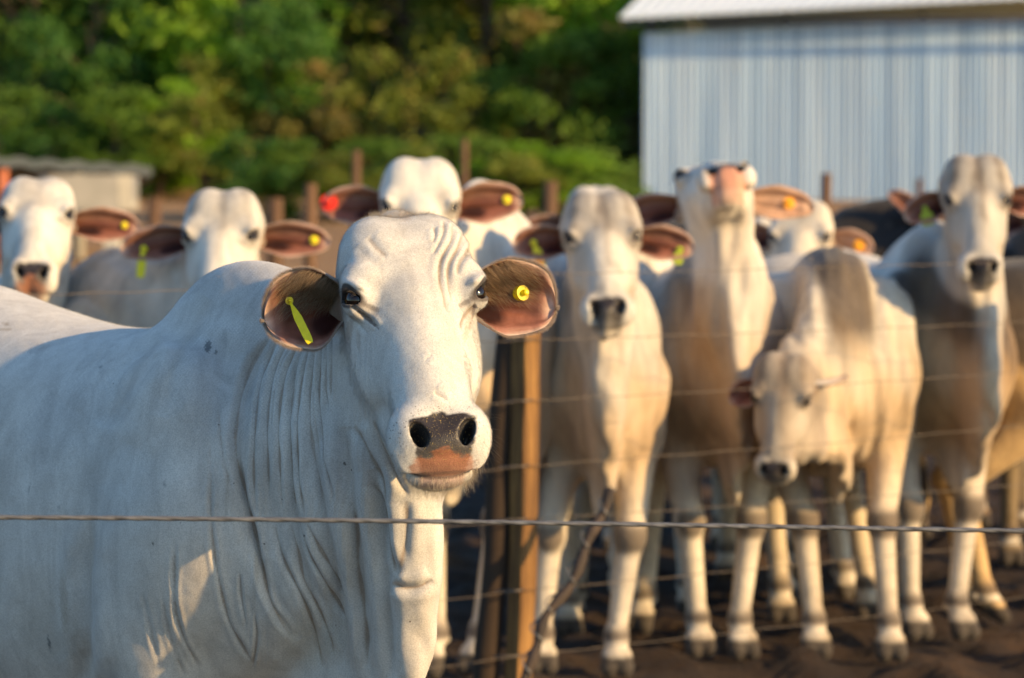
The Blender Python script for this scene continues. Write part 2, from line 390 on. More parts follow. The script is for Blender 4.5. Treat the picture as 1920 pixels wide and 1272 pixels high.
def cow_prims(c):
    """c: dict(pos=(x,y,z) under the middle of the trunk, yaw: heading in degrees (0 = +X), s, head=(O, A), feet={...}, ...)"""
    s = c.get('s', 1.0); a = R(c['yaw']); f = V(math.cos(a), math.sin(a), 0); l = V(-math.sin(a), math.cos(a), 0); u = V(0, 0, 1)
    O = V(*c['pos']); L = lambda x, y, z: O + s * (x * f + y * l + z * u)
    hO, hA = c['head']; hs = c.get('hs', s); H = lambda x, y, z: hO + hs * (x * hA[0] + y * hA[1] + z * hA[2])
    wd = c.get('wide', 1.0); belly = c.get('belly', 1.0)
    T = np.array([l, u, f])       # rows: half width axis, up axis, long axis for a loft
    zz = [-.97, -.90, -.75, -.55, -.30, -.05, .18, .38, .55, .68, .76]
    P = [loft(O, T, [s*v for v in zz], [s*wd*v for v in (.06, .15, .215, .245, .285, .295, .270, .235, .20, .14, .06)],
              [s*(v + c.get('croup', 0)*w - c.get('sway', 0)*w2) for v, w, w2 in zip((1.26, 1.33, 1.41, 1.435, 1.405, 1.385, 1.39, 1.40, 1.34, 1.22, 1.06), (.6, .9, 1, 1, .75, .3, 0, 0, 0, 0, 0), (0, 0, 0, 0, .5, 1, 1, .4, 0, 0, 0))],
              [s*(v - c.get('deep', 0)*w) for v, w in zip((1.08, .98, .88, .80, .70, .665, .66, .67, .72, .80, .92), (0, 0, .3, .8, 1, 1, .8, .3, 0, 0, 0))], 2.25, .05)]
    hh = c.get('hump', .10)
    P += [ell(L(c.get('humpx', .39), 0, 1.37 + hh*.25), (c.get('hlen', .19)*s, .085*s, (.08 + hh)*s), np.array([f, l, u]), c.get('hk', .12)*s),
          rc(L(c.get('ridge', .20), 0, 1.36 - c.get('rlow', 0)), L(.50, 0, 1.33), .09*s, .08*s, .10*s, .8, l)]
    for sy in (-1, 1):
        P += [ell(L(.44, sy*.165*wd, 1.08), (.155*s, .082*s, .27*s), np.array([f, l, u]), .07*s),         # shoulder
              ell(L(-.68, sy*.15*wd, 1.12), (.20*s, .12*s, .26*s), np.array([f, l, u]), .08*s),            # thigh
              ell(L(-.50, sy*.185*wd, 1.35), (.06*s, .045*s, .035*s), np.array([f, l, u]), .08*s)]          # hook bone
    feet = c.get('feet', {})
    for nme, hx, sy in (('fr', .42, -1), ('fl', .42, 1), ('hr', -.72, -1), ('hl', -.72, 1)):
        gx, gy, lift = feet.get(nme, (0, 0, 0)); gy *= 1.0
        if nme[0] == 'f':
            el = L(.36, sy*.165*wd, .84); sh = L(.46, sy*.155*wd, 1.02)
            kn = L(.44 + gx*.55, sy*.150 + gy*.5, .485 + lift*.35); ft = L(.43 + gx, sy*.150 + gy, .135 + lift); hf = ft + s*(f*.045 - u*.075)
            P += [rc(sh, el, .14*s, .105*s, .06*s, .8, l), rc(el, kn, .102*s, .056*s, .05*s, .85, l),
                  ell(kn + f*.010*s, (.056*s, .055*s, .066*s), np.array([f, l, u]), .025*s),
                  rc(kn, ft, .045*s, .034*s, .02*s), ell(ft, (.044*s, .043*s, .042*s), np.array([f, l, u]), .02*s)]
        else:
            st = L(-.50 + gx*.2, sy*.185*wd, .86); hk = L(-.86 + gx*.75, sy*.14 + gy*.6, .55 + lift*.4); ft = L(-.77 + gx, sy*.14 + gy, .135 + lift); hf = ft + s*(f*.045 - u*.075)
            P += [rc(L(-.64, sy*.16*wd, 1.06), st, .18*s, .125*s, .08*s, .8, l), rc(st, hk, .110*s, .048*s, .06*s, .8, l),
                  ell(hk - f*.012*s, (.052*s, .038*s, .058*s), np.array([f, l, u]), .025*s),
                  rc(hk, ft, .046*s, .036*s, .02*s), ell(ft, (.046*s, .044*s, .042*s), np.array([f, l, u]), .02*s)]
        P += [rc(ft, hf, .036*s, .044*s, .02*s)]
        for sg in (-1, 1):
            P += [rc(hf + s*(l*.025*sg + u*.012 + f*.0), hf + s*(l*.027*sg - u*.030 + f*.028), .029*s, .031*s, .008*s)]
            P += [ell(ft - s*(f*.042 - l*.02*sg + u*.02), (.014*s, .014*s, .018*s), np.array([f, l, u]), .01*s)]   # dew claws
    # neck: crest, middle and throat
    nb = c.get('neck', 1.0)
    def chain(p0, t0, p1, t1, r0, r1, n, k, sq):
        pts = bez(p0, p0 + t0, p1 + t1, p1, n); rr = np.linspace(r0, r1, n)
        for i in range(n - 1):
            d = pts[i+1] - pts[i]; lat = nrm(np.cross(u, d))
            P.append(rc(pts[i], pts[i+1], rr[i], rr[i+1], k, sq, lat))
        return pts
    crest = chain(L(.46, 0, 1.33), s*.22*f + V(0, 0, .03), H(0, -.075, .105), hs*(-.14*hA[1] - .06*hA[2]), .115*s*nb, .070*s*nb, 6, .07*s, .85)
    mid = chain(L(.50, 0, 1.14), s*.22*f, H(0, -.105, .045), hs*(-.12*hA[1] - .10*hA[2]), .205*s*nb, .098*s*nb, 6, .06*s, c.get('nsq', .80))
    thr = chain(L(.62, 0, .98), s*.14*f + V(0, 0, .04), H(0, -.125, -.035), hs*(-.08*hA[1] - .12*hA[2]), .135*s*nb, .070*s*nb, 6, c.get('tk', .08)*s, c.get('nsq', .80)-.05)
    if c.get('dewlap', 1) > 0:
        dw = c.get('dewlap', 1); n = 15
        p0 = H(0, -.13, -.12); p3 = L(*c.get('dw_end', (.56, 0, .66)))
        pts = bez(p0, p0 + V(0, 0, -.18*dw)*s, L(*c.get('dw_mid', (.84 + .03*dw, 0, .92))), p3, n)
        for i in range(n):
            t = nrm(pts[min(i+1, n-1)] - pts[max(i-1, 0)]); j = i / (n - 1)
            inner = bez(thr[-1], thr[3], thr[1], L(*c.get('dw_in', (.50, 0, .78))), n)[i]; q = inner - pts[i]
            lat = nrm(np.cross(t, q)); dn = nrm(np.cross(lat, t)); wob = .018 * math.sin(i * 2.3 + c.get('seed', 0))
            hl = min(.16*s, .5*np.linalg.norm(q)) + .02*s
            P.append(ell(pts[i] + dn * hl * .62 * (1 if dn @ q > 0 else -1) + lat * wob * s, (.085*s, (.026 + .010*math.sin(math.pi*j))*s, hl), np.array([t, lat, dn]), .045*s))
    P += head_prims(hO, hA, hs, c.get('poll', 1.0), c.get('dome', 0.))
    # tail
    tp = [L(-.93, 0, 1.33), L(-1.0, 0, 1.22), L(-1.02, c.get('tail', .02), .9), L(-.99, c.get('tail', .02)*1.5, .62)]
    for i in range(3): P.append(rc(tp[i], tp[i+1], (.042, .030, .020)[i]*s, (.030, .020, .016)[i]*s, .03*s))
    P.append(ell(L(-.985, c.get('tail', .02)*1.6, .50), (.035*s, .035*s, .13*s), I3, .03*s))
    return P
def ear_mesh(hO, hA, hs, sx, droop=8, back=10, open_=62, L=.20, Wd=.082, nu=26, nv=25, th=.0055, tip=2.8, mid=.40, rootw=.45, twist=0, pale=0):
    """a leaf shaped, cupped ear; returns verts, quads, cols. sx: side along head x. Root sits behind the eye."""
    z = nrm(.25*hA[2] + V(0, 0, 1.)); x = nrm(hA[0]*sx - z*(z @ hA[0])*sx); y = np.cross(x, z)*sx; y = y if y @ hA[1] > 0 or abs(hA[1][2]) > .8 else -y
    if abs(hA[1][2]) > .8 and y[1] > 0: y = -y
    a = R(droop); b = R(back)
    d = math.cos(a)*math.cos(b)*x - math.sin(a)*z - math.sin(b)*y; d = nrm(d)        # ear axis
    up = nrm(z - d*(z @ d)); fr = nrm(np.cross(d, up));  fr = fr if fr @ y > 0 else -fr
    tw = R(twist); up, fr = math.cos(tw)*up + math.sin(tw)*fr, -math.sin(tw)*up + math.cos(tw)*fr
    root = hO + hs*(.098*hA[0]*sx - .050*hA[1] + .072*hA[2])
    us = np.linspace(0, 1, nu); vs = np.linspace(-1, 1, nv); Vo = []; Vi = []; ci = []; co = []
    us = np.sin(us*math.pi/2)**1.15
    for iu, u_ in enumerate(us):
        w_ = Wd*(rootw + (1-rootw)*smooth01(u_/.50))*math.sqrt(max(0, 1 - max(0, (u_-mid)/(1-mid))**tip)); w_ = max(w_, .004)
        phi = R(open_)*(1.75 - 1.05*min(1, u_*1.6)**.8); rad = w_/max(math.sin(min(phi, math.pi/2)), .3)
        cx = root + hs*(d*(u_*L) + fr*(.030*math.sin(u_*2.6) + .030*u_**3) - up*.026*u_*u_)
        for v in vs:
            an = v*phi; cup = rad*(1 - math.cos(an)); sd = rad*math.sin(an)
            rip = (.0042*math.sin(11*v*(1-.35*u_) + 2*u_) + .0025*math.sin(19*v + 5*u_))*math.sin(math.pi*min(1, u_*1.1))*(1-abs(v)**4) + .008*math.exp(-((abs(v)-.74)/.12)**2)*smooth01(u_*3) + .006*math.exp(-((u_-.86)/.06)**2)
            sd *= 1 + .085*math.sin(5.2*u_ + (1.9 if v > 0 else .4)*1.3)*abs(v)
            p = cx + hs*(up*sd + fr*(cup + rip - .030) + d*(.012*v*u_*w_/Wd))
            nn = nrm(up*(-math.sin(an)) + fr*math.cos(an))       # towards the inside
            Vo.append(p - nn*th*.5*hs*(1-.5*abs(v)**6)); Vi.append(p + nn*th*.5*hs*(1-.5*abs(v)**6))
            e = min(1, max(abs(v)**3.2*1.0, max(0, (u_-.60)/.40)**2.6)); k = mnoise.noise(Vector((u_*5, v*3, 1.7*sx)))
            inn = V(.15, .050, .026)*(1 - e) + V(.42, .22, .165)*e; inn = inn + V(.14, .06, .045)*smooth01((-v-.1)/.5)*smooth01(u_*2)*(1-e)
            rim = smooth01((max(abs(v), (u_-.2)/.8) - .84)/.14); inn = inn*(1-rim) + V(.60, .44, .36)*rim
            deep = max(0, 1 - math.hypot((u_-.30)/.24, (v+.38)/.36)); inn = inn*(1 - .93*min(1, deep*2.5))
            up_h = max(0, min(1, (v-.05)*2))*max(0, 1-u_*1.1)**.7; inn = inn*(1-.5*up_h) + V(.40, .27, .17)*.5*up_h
            inn = inn*(1-pale) + V(.62, .40, .27)*pale  # paler inner ear: sunlit glow put into the skin colour
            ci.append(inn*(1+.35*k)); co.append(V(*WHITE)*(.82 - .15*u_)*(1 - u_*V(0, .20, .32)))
    n = nu*nv; q = []
    I = lambda i, j, o=0: i*nv + j + o
    for i in range(nu-1):
        for j in range(nv-1):
            q.append((I(i, j), I(i, j+1), I(i+1, j+1), I(i+1, j))); q.append((I(i, j, n), I(i+1, j, n), I(i+1, j+1, n), I(i, j+1, n)))
        for j, fl in ((0, 0), (nv-1, 1)):
            r = (I(i, j), I(i+1, j), I(i+1, j, n), I(i, j, n)); q.append(r if fl == 0 else r[::-1])
    for j in range(nv-1): q.append((I(nu-1, j), I(nu-1, j+1), I(nu-1, j+1, n), I(nu-1, j, n)))
    q = np.array(q)
    vv = np.array(Vo + Vi)
    # orient outwards
    c = vv.mean(0); fc = vv[q[0]].mean(0); nn = np.cross(vv[q[0][1]]-vv[q[0][0]], vv[q[0][2]]-vv[q[0][0]])
    if nn @ (vv[:n].mean(0) - vv[n:].mean(0)) < 0: q = q[:, ::-1]
    info = dict(root=root, d=d, up=up, fr=fr, L=L*hs, V=vv, nu=nu, nv=nv)
    return vv, q, np.array(co + ci), info
def smooth01(x): x = np.clip(x, 0, 1); return x*x*(3-2*x)
def hide_cols(c, P):
    """colour of the hide by place on the animal: dark knees, hooves, muzzle, eye rims"""
    s = c.get('s', 1.0); a = R(c['yaw']); f = V(math.cos(a), math.sin(a), 0); l = V(-math.sin(a), math.cos(a), 0)
    q = (P - V(*c['pos'])) / s; X = q @ f; Y = q @ l; Z = q[:, 2]
    base = np.array(c.get('coat', WHITE)); col = np.tile(base, (len(P), 1)); grey = np.array(c.get('grey', GREY))
    def mix(m, cc): nonlocal col; m = np.clip(m, 0, 1)[:, None]; col = col*(1-m) + np.array(cc)*m
    hO, hA = c['head']; hs = c.get('hs', s); h = ((P - hO) / hs) @ hA.T; hx, hy, hz = h.T
    inhead = smooth01((.34 - np.sqrt((hx/1)**2 + (hy+.03)**2 + (hz+.06)**2)) / .08)
    g = c.get('dark', .0)
    if g > 0:       # grey neck, hump and shoulder
        m = smooth01((X - c.get('darkx', .12)) / .2) * (1 - inhead*.8) * smooth01((Z - .55) / .3) * (.75 + .25*np.sin(Z*14 + Y*9 + X*6)) 
        m *= 1 - .55*smooth01((X-.66)/.12)*smooth01((.10-np.abs(Y))/.05)
        mix(m * g, grey)
        mix(g*.45*smooth01((-X - .62)/.2)*smooth01((Z-.6)/.3)*smooth01((1.2-Z)/.3), grey)
    hd = c.get('headdark', 0)
    mix(c.get('topdark', 0)*smooth01((Z-1.0)/.25)*smooth01((.13-np.abs(Y+.02*np.sin(Z*9)))/.06)*smooth01((X-.05)/.1)*(1-inhead), (.11, .085, .065))
    if hd: mix(hd*inhead*smooth01((hz+.08)/.16)*(.45+.55*np.clip(np.sin(np.abs(hx)*75+hz*12)+.2*np.sin(hz*90), 0, 1)), grey); mix(hd*.5*inhead*smooth01((.02-np.abs(hx-.01))/.015)*smooth01((hz+.20)/.1), grey)
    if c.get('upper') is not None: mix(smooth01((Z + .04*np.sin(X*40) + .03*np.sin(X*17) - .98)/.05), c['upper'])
    # tan lower body and legs, with ground bounce and golden light painted in
    st = c.get('stain_bounce', (.52, .32, .135)); am = c.get('stain_bounce_amt', 1.); wob_ = .10*np.sin(X*9 + Y*7 + Z*3) + .06*np.sin(Z*23 + Y*31)
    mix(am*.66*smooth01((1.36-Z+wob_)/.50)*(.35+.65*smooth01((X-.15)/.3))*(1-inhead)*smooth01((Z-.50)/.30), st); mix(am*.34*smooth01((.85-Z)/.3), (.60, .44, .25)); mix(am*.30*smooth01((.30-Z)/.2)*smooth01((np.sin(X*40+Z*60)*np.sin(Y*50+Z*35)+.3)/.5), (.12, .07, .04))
    mix(am*.22*inhead*smooth01((-hz+.02)/.2)*smooth01((-hy-.01)/.03), st)
    kn = smooth01((.060 - np.abs(Z-.475))/.03) * smooth01((X-.47-.0)/.02) * (Z < .6); mix(.75*kn, (.08, .055, .04))
    if c.get('feet'):
        kn = smooth01((.07 - np.abs(Z-.48))/.03) * smooth01((np.abs(X-.47) - .0)/.02) * (Z < .6) * (X > .40) * (X < .75); mix(.30*kn, (.10, .07, .05))
    mix(smooth01((.185 - Z)/.04)*smooth01((Z-.115)/.02)*.8*(am > .5), (.07, .05, .04)); mix(smooth01((.155 - Z)/.03)*smooth01((Z-.095)/.03)*.6, (.08, .06, .05)); mix(smooth01((.125-Z)/.01)*smooth01((Z-.085)/.02)*.8, (.72, .64, .52))
    mix(smooth01((.078-Z)/.012)*.97, (.045, .036, .03))
    mix(smooth01((.64-Z)/.05)*smooth01((-.955-X)/.01), (.05, .04, .035))
    # face
    skin = np.ones(len(P))
    nb = c.get('nose', 0.5); ang = np.abs(hx)      # nb: how far the pink climbs
    t = .707*(-hz - .262) + .707*(.046 - hy); nz = np.clip(fbm(hx, hz + hy, 170, 3, 5.), -1.2, 1.2)*.0042
    near = inhead*smooth01((-hz - .255)/.012)
    wid = .064 - .25*np.clip(t-.03, 0, 1) + nz
    below = smooth01((.128 - t)/.01)
    mp_ = near*smooth01((t - .010 - 1.6*hx*hx*(1+0*nz) + nz)/.006)*smooth01((wid - ang)/.007)*below*smooth01((hy + .045)/.01); mix(mp_, NOSE); skin = skin*(1-mp_)
    if nb > 0:
        lim = .079 - .030*nb*smooth01((.026 - ang)/.02) + nz*2
        mix(near*smooth01((t - lim)/.010)*smooth01((.046 + .35*(t-.05) + nz*2 - ang)/.016)*smooth01((hy + .046)/.01), PINK)
        mix(near*smooth01((-hz - .300)/.01)*smooth01((.046 - ang)/.012)*smooth01((-.038 - hy)/.006)*smooth01((hy + .074)/.010)*.85, (.50, .24, .155))
    mix(near*.85*smooth01((.0050-np.abs(hy+.0415))/.004)*smooth01((.070-ang)/.01)*smooth01((-hz-.285)/.01), (.06, .03, .018))
    for sx in (-1, 1):
        r = np.sqrt(((hx - sx*.125)/.034)**2 + ((hy + .06)/.06)**2 + ((hz-.07)/.05)**2); mix(smooth01((1.15-r)/.7)*.8, (.22, .13, .08))
    if c.get('facedark'): mix(c['facedark']*inhead*(.62+.18*np.sin(hx*60+hz*9))*smooth01((hz+.29)/.05), (.27, .20, .14))
    if c.get('allpink'): mix(near*smooth01((.056-t)/.008)*smooth01((t+.004)/.006)*smooth01((.074-ang)/.01), NOSE); mix(near*smooth01((t - .056 + nz)/.01)*smooth01((.068-ang)/.014)*smooth01((hy + .10)/.02)*.9, (.62, .30, .20))
    for sx in (-1, 1):
        nf = nostril_frame(hA, sx); qn = (h - V(sx*.042, .022, -.306)) @ (nf @ hA.T).T
        r = np.sqrt((qn[:, 0]/.0125)**2 + (qn[:, 1]/.034)**2 + (qn[:, 2]/.0205)**2); mix(inhead*smooth01((1.22-r)/.2), (.010, .008, .009))
        eo, ea, eb = [e @ hA.T for e in eye_axes(hA, sx)]; qe = h - V(sx*.1035, .036, -.003)
        r = np.sqrt(((qe @ ea)/.0245)**2 + ((qe @ eb)/.0175)**2); mix(inhead*smooth01((1.32-r)/.25)*.95*((qe @ eo) > 0), (.035, .026, .024))
        r = np.sqrt(((qe @ ea - .032)/.016)**2 + ((qe @ eb + .004)/.005)**2); mix(inhead*smooth01((1.5-r)/1.2)*.6*((qe @ eo) > -.02), (.06, .045, .04))
        r = np.sqrt(((qe @ ea - .03)/.030)**2 + ((qe @ eb + .016)/.018)**2); mix(inhead*smooth01((1.2-r)/.8)*.35*((qe @ eo) > -.02), (.30, .25, .22))
    return np.concatenate([col, skin[:, None]], 1)
def cow(c, hero=False):
    pr = cow_prims(c); h = HERO_RES if hero else c.get('res', .0125); s = c.get('s', 1.0)
    cs = np.array([p.O for p in pr] + [c['head'][0]]); lo = cs.min(0) - V(.42, .42, .2); hi = cs.max(0) + V(.42, .42, .35)
    a = R(c['yaw']); f = V(math.cos(a), math.sin(a), 0)
    ends = np.array([V(*c['pos']) + s*f*v + V(0, 0, z) for v in (-1.05, .9) for z in (0, 1.6*s)])
    lo = np.minimum(lo, ends.min(0) - .25); hi = np.maximum(hi, ends.max(0) + .25); lo[2] = c['pos'][2] - .03
    Vv, F = polygonise(pr, lo, hi, h); Vv, F = keep_largest(Vv, F)
    Vv = project(pr, Vv, 2)
    return pr, Vv, F
def finish_cow(c, Vv, F, polys=(), post=None, extra_parts=None, mat=None, earmat=None):
    s = c.get('s', 1.0); hs = c.get('hs', s); hO, hA = c['head']
    root = empty('cow', V(*c['pos']), c['label'], 'cow', c.get('group'))
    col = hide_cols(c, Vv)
    if post: Vv, col = post(Vv, F, polys, col)
    n0 = len(Vv); vs = [Vv]; cs = [col]; qs = [F]; mi = [np.zeros(len(F), int)]
    for sx, e in c.get('ears', {-1: {}, 1: {}}).items():
        ev, eq, ec, info = ear_mesh(hO, hA, hs, sx, **e.get('shape', {}))
        c.setdefault('earinfo', {})[sx] = info
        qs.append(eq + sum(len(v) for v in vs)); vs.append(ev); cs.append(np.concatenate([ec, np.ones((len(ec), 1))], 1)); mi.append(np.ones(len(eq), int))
    for sx in c.get('horns', ()):
        tb = MB(); x = hA[0]*sx; pts = [hO + hs*(.06*x + .18*hA[2] + t*(.20*x) + t*t*.10*hA[2] - .03*hA[1]) for t in np.linspace(0, 1, 7)]
        tb.tube(pts, [hs*r for r in (.022, .021, .019, .016, .012, .008, .002)], 10)
        vv = np.array(tb.v); ff = [f for f in tb.f if len(f) == 4]
        qs.append(np.array(ff) + sum(len(v) for v in vs)); vs.append(vv); cs.append(np.tile(V(.55, .50, .42, 1), (len(vv), 1))); mi.append(np.zeros(len(ff), int))
    body = mesh_general('body', np.concatenate(vs), np.concatenate(qs), polys, [mat or HIDE, earmat or EARM], root, np.concatenate(mi), np.concatenate(cs))
    for sx in (-1, 1):      # eyes
        sb = MB(); n = 28; r = .0222*hs; cc = hO + hs*(sx*.1045*hA[0] + .0365*hA[1] - .003*hA[2])
        uv_sphere(sb, cc, r, hA, n); o = sb.build('eye', EYE, root)
    for sx, e in c.get('ears', {}).items():
        if e.get('tag'): ear_tag(c, sx, e['tag'], root)
    return root, body
def uv_sphere(sb, cc, r, A, n):
    vs = []; fs = []
    for i in range(n//2 + 1):
        th = math.pi*i/(n//2)
        for j in range(n):
            ph = 2*math.pi*j/n; vs.append(cc + r*(math.sin(th)*math.cos(ph)*A[0] + math.sin(th)*math.sin(ph)*A[1] + math.cos(th)*A[2]))
    for i in range(n//2):
        for j in range(n): fs.append((i*n+j, (i+1)*n+j, (i+1)*n+(j+1)%n, i*n+(j+1)%n))
    sb.add(vs, fs)
def mesh_general(name, verts, quads, polys, mats, parent, midx, cols):
    if len(polys) == 0: return mesh_obj(name, verts, quads, mats, parent, True, midx, cols)
    lt = np.concatenate([quads.ravel(), np.concatenate([np.array(p) for p in polys])]).astype(np.int32)
    starts = np.concatenate([np.arange(len(quads))*4, len(quads)*4 + np.cumsum([0] + [len(p) for p in polys[:-1]])]).astype(np.int32)
    me = bpy.data.meshes.new(name); v = (verts - np.array(parent.location)).astype(np.float32)
    me.vertices.add(len(v)); me.vertices.foreach_set('co', v.ravel()); me.loops.add(len(lt)); me.loops.foreach_set('vertex_index', lt)
    me.polygons.add(len(starts)); me.polygons.foreach_set('loop_start', starts); me.update(calc_edges=True)
    for m in mats: me.materials.append(m)
    me.polygons.foreach_set('use_smooth', np.ones(len(starts), bool))
    me.polygons.foreach_set('material_index', np.concatenate([midx, np.zeros(len(polys), int)]).astype(np.int32))
    a = me.color_attributes.new('Col', 'FLOAT_COLOR', 'POINT'); c = np.ones((len(v), 4), np.float32); c[:, :cols.shape[1]] = cols; a.data.foreach_set('color', c.ravel())
    me.update(); o = bpy.data.objects.new(name, me); C.objects.link(o); o.parent = parent
    return o
def ear_tag(c, sx, t, root):
    """plastic tag: a button, or a hanging blade"""
    i = c['earinfo'][sx]; hs = c.get('hs', c.get('s', 1.0)); n = i['nu']*i['nv']
    u_, v_ = t.get('at', (.62, .1)); k = int(u_*(i['nu']-1))*i['nv'] + int((v_*.5+.5)*(i['nv']-1))
    p = i['V'][n + k]; fr = nrm(i['fr'] + .15*i['d']*t.get('lean', 0)); b = MB(); m = {'y': TAGY, 'r': TAGR, 'g': TAGG, 'o': TAGO}[t.get('c', 'y')]
    a1 = i['up']; a2 = nrm(np.cross(fr, a1)); a1 = nrm(np.cross(a2, fr))
    r = t.get('r', .014)*hs; q = p + fr*.006*hs
    b.tube([p - fr*.004*hs, q - fr*.0005, q + fr*.003*hs], [r, r, r*.96], 22)
    b.tube([q + fr*.0025*hs, q + fr*.013*hs, q + fr*.015*hs], [r*.42, r*.36, r*.2], 14)
    if t.get('blade'):
        L_, W_, di = t['blade']; dd = nrm(np.asarray(di, float)); ww = nrm(np.cross(dd, fr)) if t.get('face', 1) else nrm(fr - dd*(fr@dd)); nn = np.cross(dd, ww)
        o = q + fr*.004*hs; vs = []; prof = [(0, .32), (.12, .34), (.3, .8), (.42, 1), (.8, 1), (.95, .9), (1, .7)]
        for tt, wv in prof:
            for a_ in (-1, 1):
                for b_ in (-1, 1): vs.append(o + dd*tt*L_*hs + ww*a_*wv*W_*.5*hs + nn*b_*.0014*hs + nn*.008*tt*tt*hs)
        fs = []
        for j in range(len(prof)-1):
            A_ = j*4; B_ = A_+4
            fs += [(A_, B_, B_+1, A_+1), (A_+2, A_+3, B_+3, B_+2), (A_+1, B_+1, B_+3, A_+3), (A_, A_+2, B_+2, B_)]
        fs += [(0, 1, 3, 2), (B_, B_+2, B_+3, B_+1)]; b.add(vs, fs)
    return b.build('ear_tag', m, root, smooth=False)
def strands(name, roots, dirs, length, rad, mat, parent, seg=4, curl=.3, grav=.0, cols=None, seed=3):
    """thin tapering hairs as one mesh of three-sided tubes"""
    rng = np.random.default_rng(seed); n = len(roots); d = dirs / (np.linalg.norm(dirs, axis=1, keepdims=True)+1e-9)
    rnd = rng.normal(size=(n, 3)); a = np.cross(d, rnd); a /= np.linalg.norm(a, axis=1, keepdims=True)+1e-9; b = np.cross(d, a)
    length = np.broadcast_to(length, n)[:, None]; rad = np.broadcast_to(rad, n)[:, None]; vs = []
    for k in range(seg + 1):
        t = k/seg; p = roots + d*length*t + a*length*curl*t*t*rng.uniform(.2, 1, (n, 1)) * 1.0 + np.array([0, 0, -1])*grav*length*t*t
        r = rad*(1-t*.9)
        for j in range(3):
            q = 2*math.pi*j/3; vs.append(p + r*(math.cos(q)*a + math.sin(q)*b))
    vs = np.stack(vs, 1).reshape(-1, 3); m = (seg+1)*3; base = (np.arange(n)*m)[:, None]; qs = []
    for k in range(seg):
        for j in range(3): qs.append(np.array([k*3+j, k*3+(j+1) % 3, (k+1)*3+(j+1) % 3, (k+1)*3+j])[None] + base)
    return mesh_obj(name, vs, np.concatenate(qs), mat, parent, True, None, None if cols is None else np.repeat(cols, m, 0))
# materials for the herd
HIDE = hide_mat('hide', .12); HIDE_FAR = hide_mat('hide_distant', .10, fine=False)
def ear_material():
    m, t, b, o = new_mat('ear_skin'); v = objco(t)
    a = t.nodes.new('ShaderNodeAttribute'); a.attribute_name = 'Col'
    n = noise_n(t, 60, 5, .6, v); r = ramp(t, n.outputs[0], [(.3, (.72, .70, .68)), (.7, (1.12, 1.12, 1.12))])
    c = mixc(t, a.outputs[0], r.outputs[0], .9, 'MULTIPLY'); t.links.new(c, b.inputs['Base Color']); b.inputs['Roughness'].default_value = .6
    n2 = noise_n(t, 300, 3, .6, v); t.links.new(bump(t, n2.outputs[0], .4, .0015, bump(t, n.outputs[0], .4, .004)), b.inputs['Normal'])
    tr = t.nodes.new('ShaderNodeBsdfTranslucent'); tr.inputs[0].default_value = (.95, .22, .06, 1)
    ms = t.nodes.new('ShaderNodeMixShader'); ms.inputs[0].default_value = .16
    t.links.new(b.outputs[0], ms.inputs[1]); t.links.new(tr.outputs[0], ms.inputs[2]); t.links.new(ms.outputs[0], o.inputs[0]); return m
EARM = ear_material()
def plain(name, col, rough, coat=0, trans=0):
    m, t, b, o = new_mat(name); v = objco(t); n = noise_n(t, 90, 3, .5, v)
    r = ramp(t, n.outputs[0], [(.3, tuple(x*.85 for x in col)), (.7, col)]); t.links.new(r.outputs[0], b.inputs['Base Color'])
    b.inputs['Roughness'].default_value = rough; b.inputs['Coat Weight'].default_value = coat
    b.inputs['Coat Roughness'].default_value = .03
    return m
EYE = plain('eye_dark', (.010, .005, .003), .08, 0)
TAGY = plain('tag_yellow', (.88, .72, .005), .45); TAGR = plain('tag_red', (.85, .035, .01), .5)
TAGG = plain('tag_green', (.38, .46, .01), .5); TAGO = plain('tag_orange', (.95, .42, .01), .5)
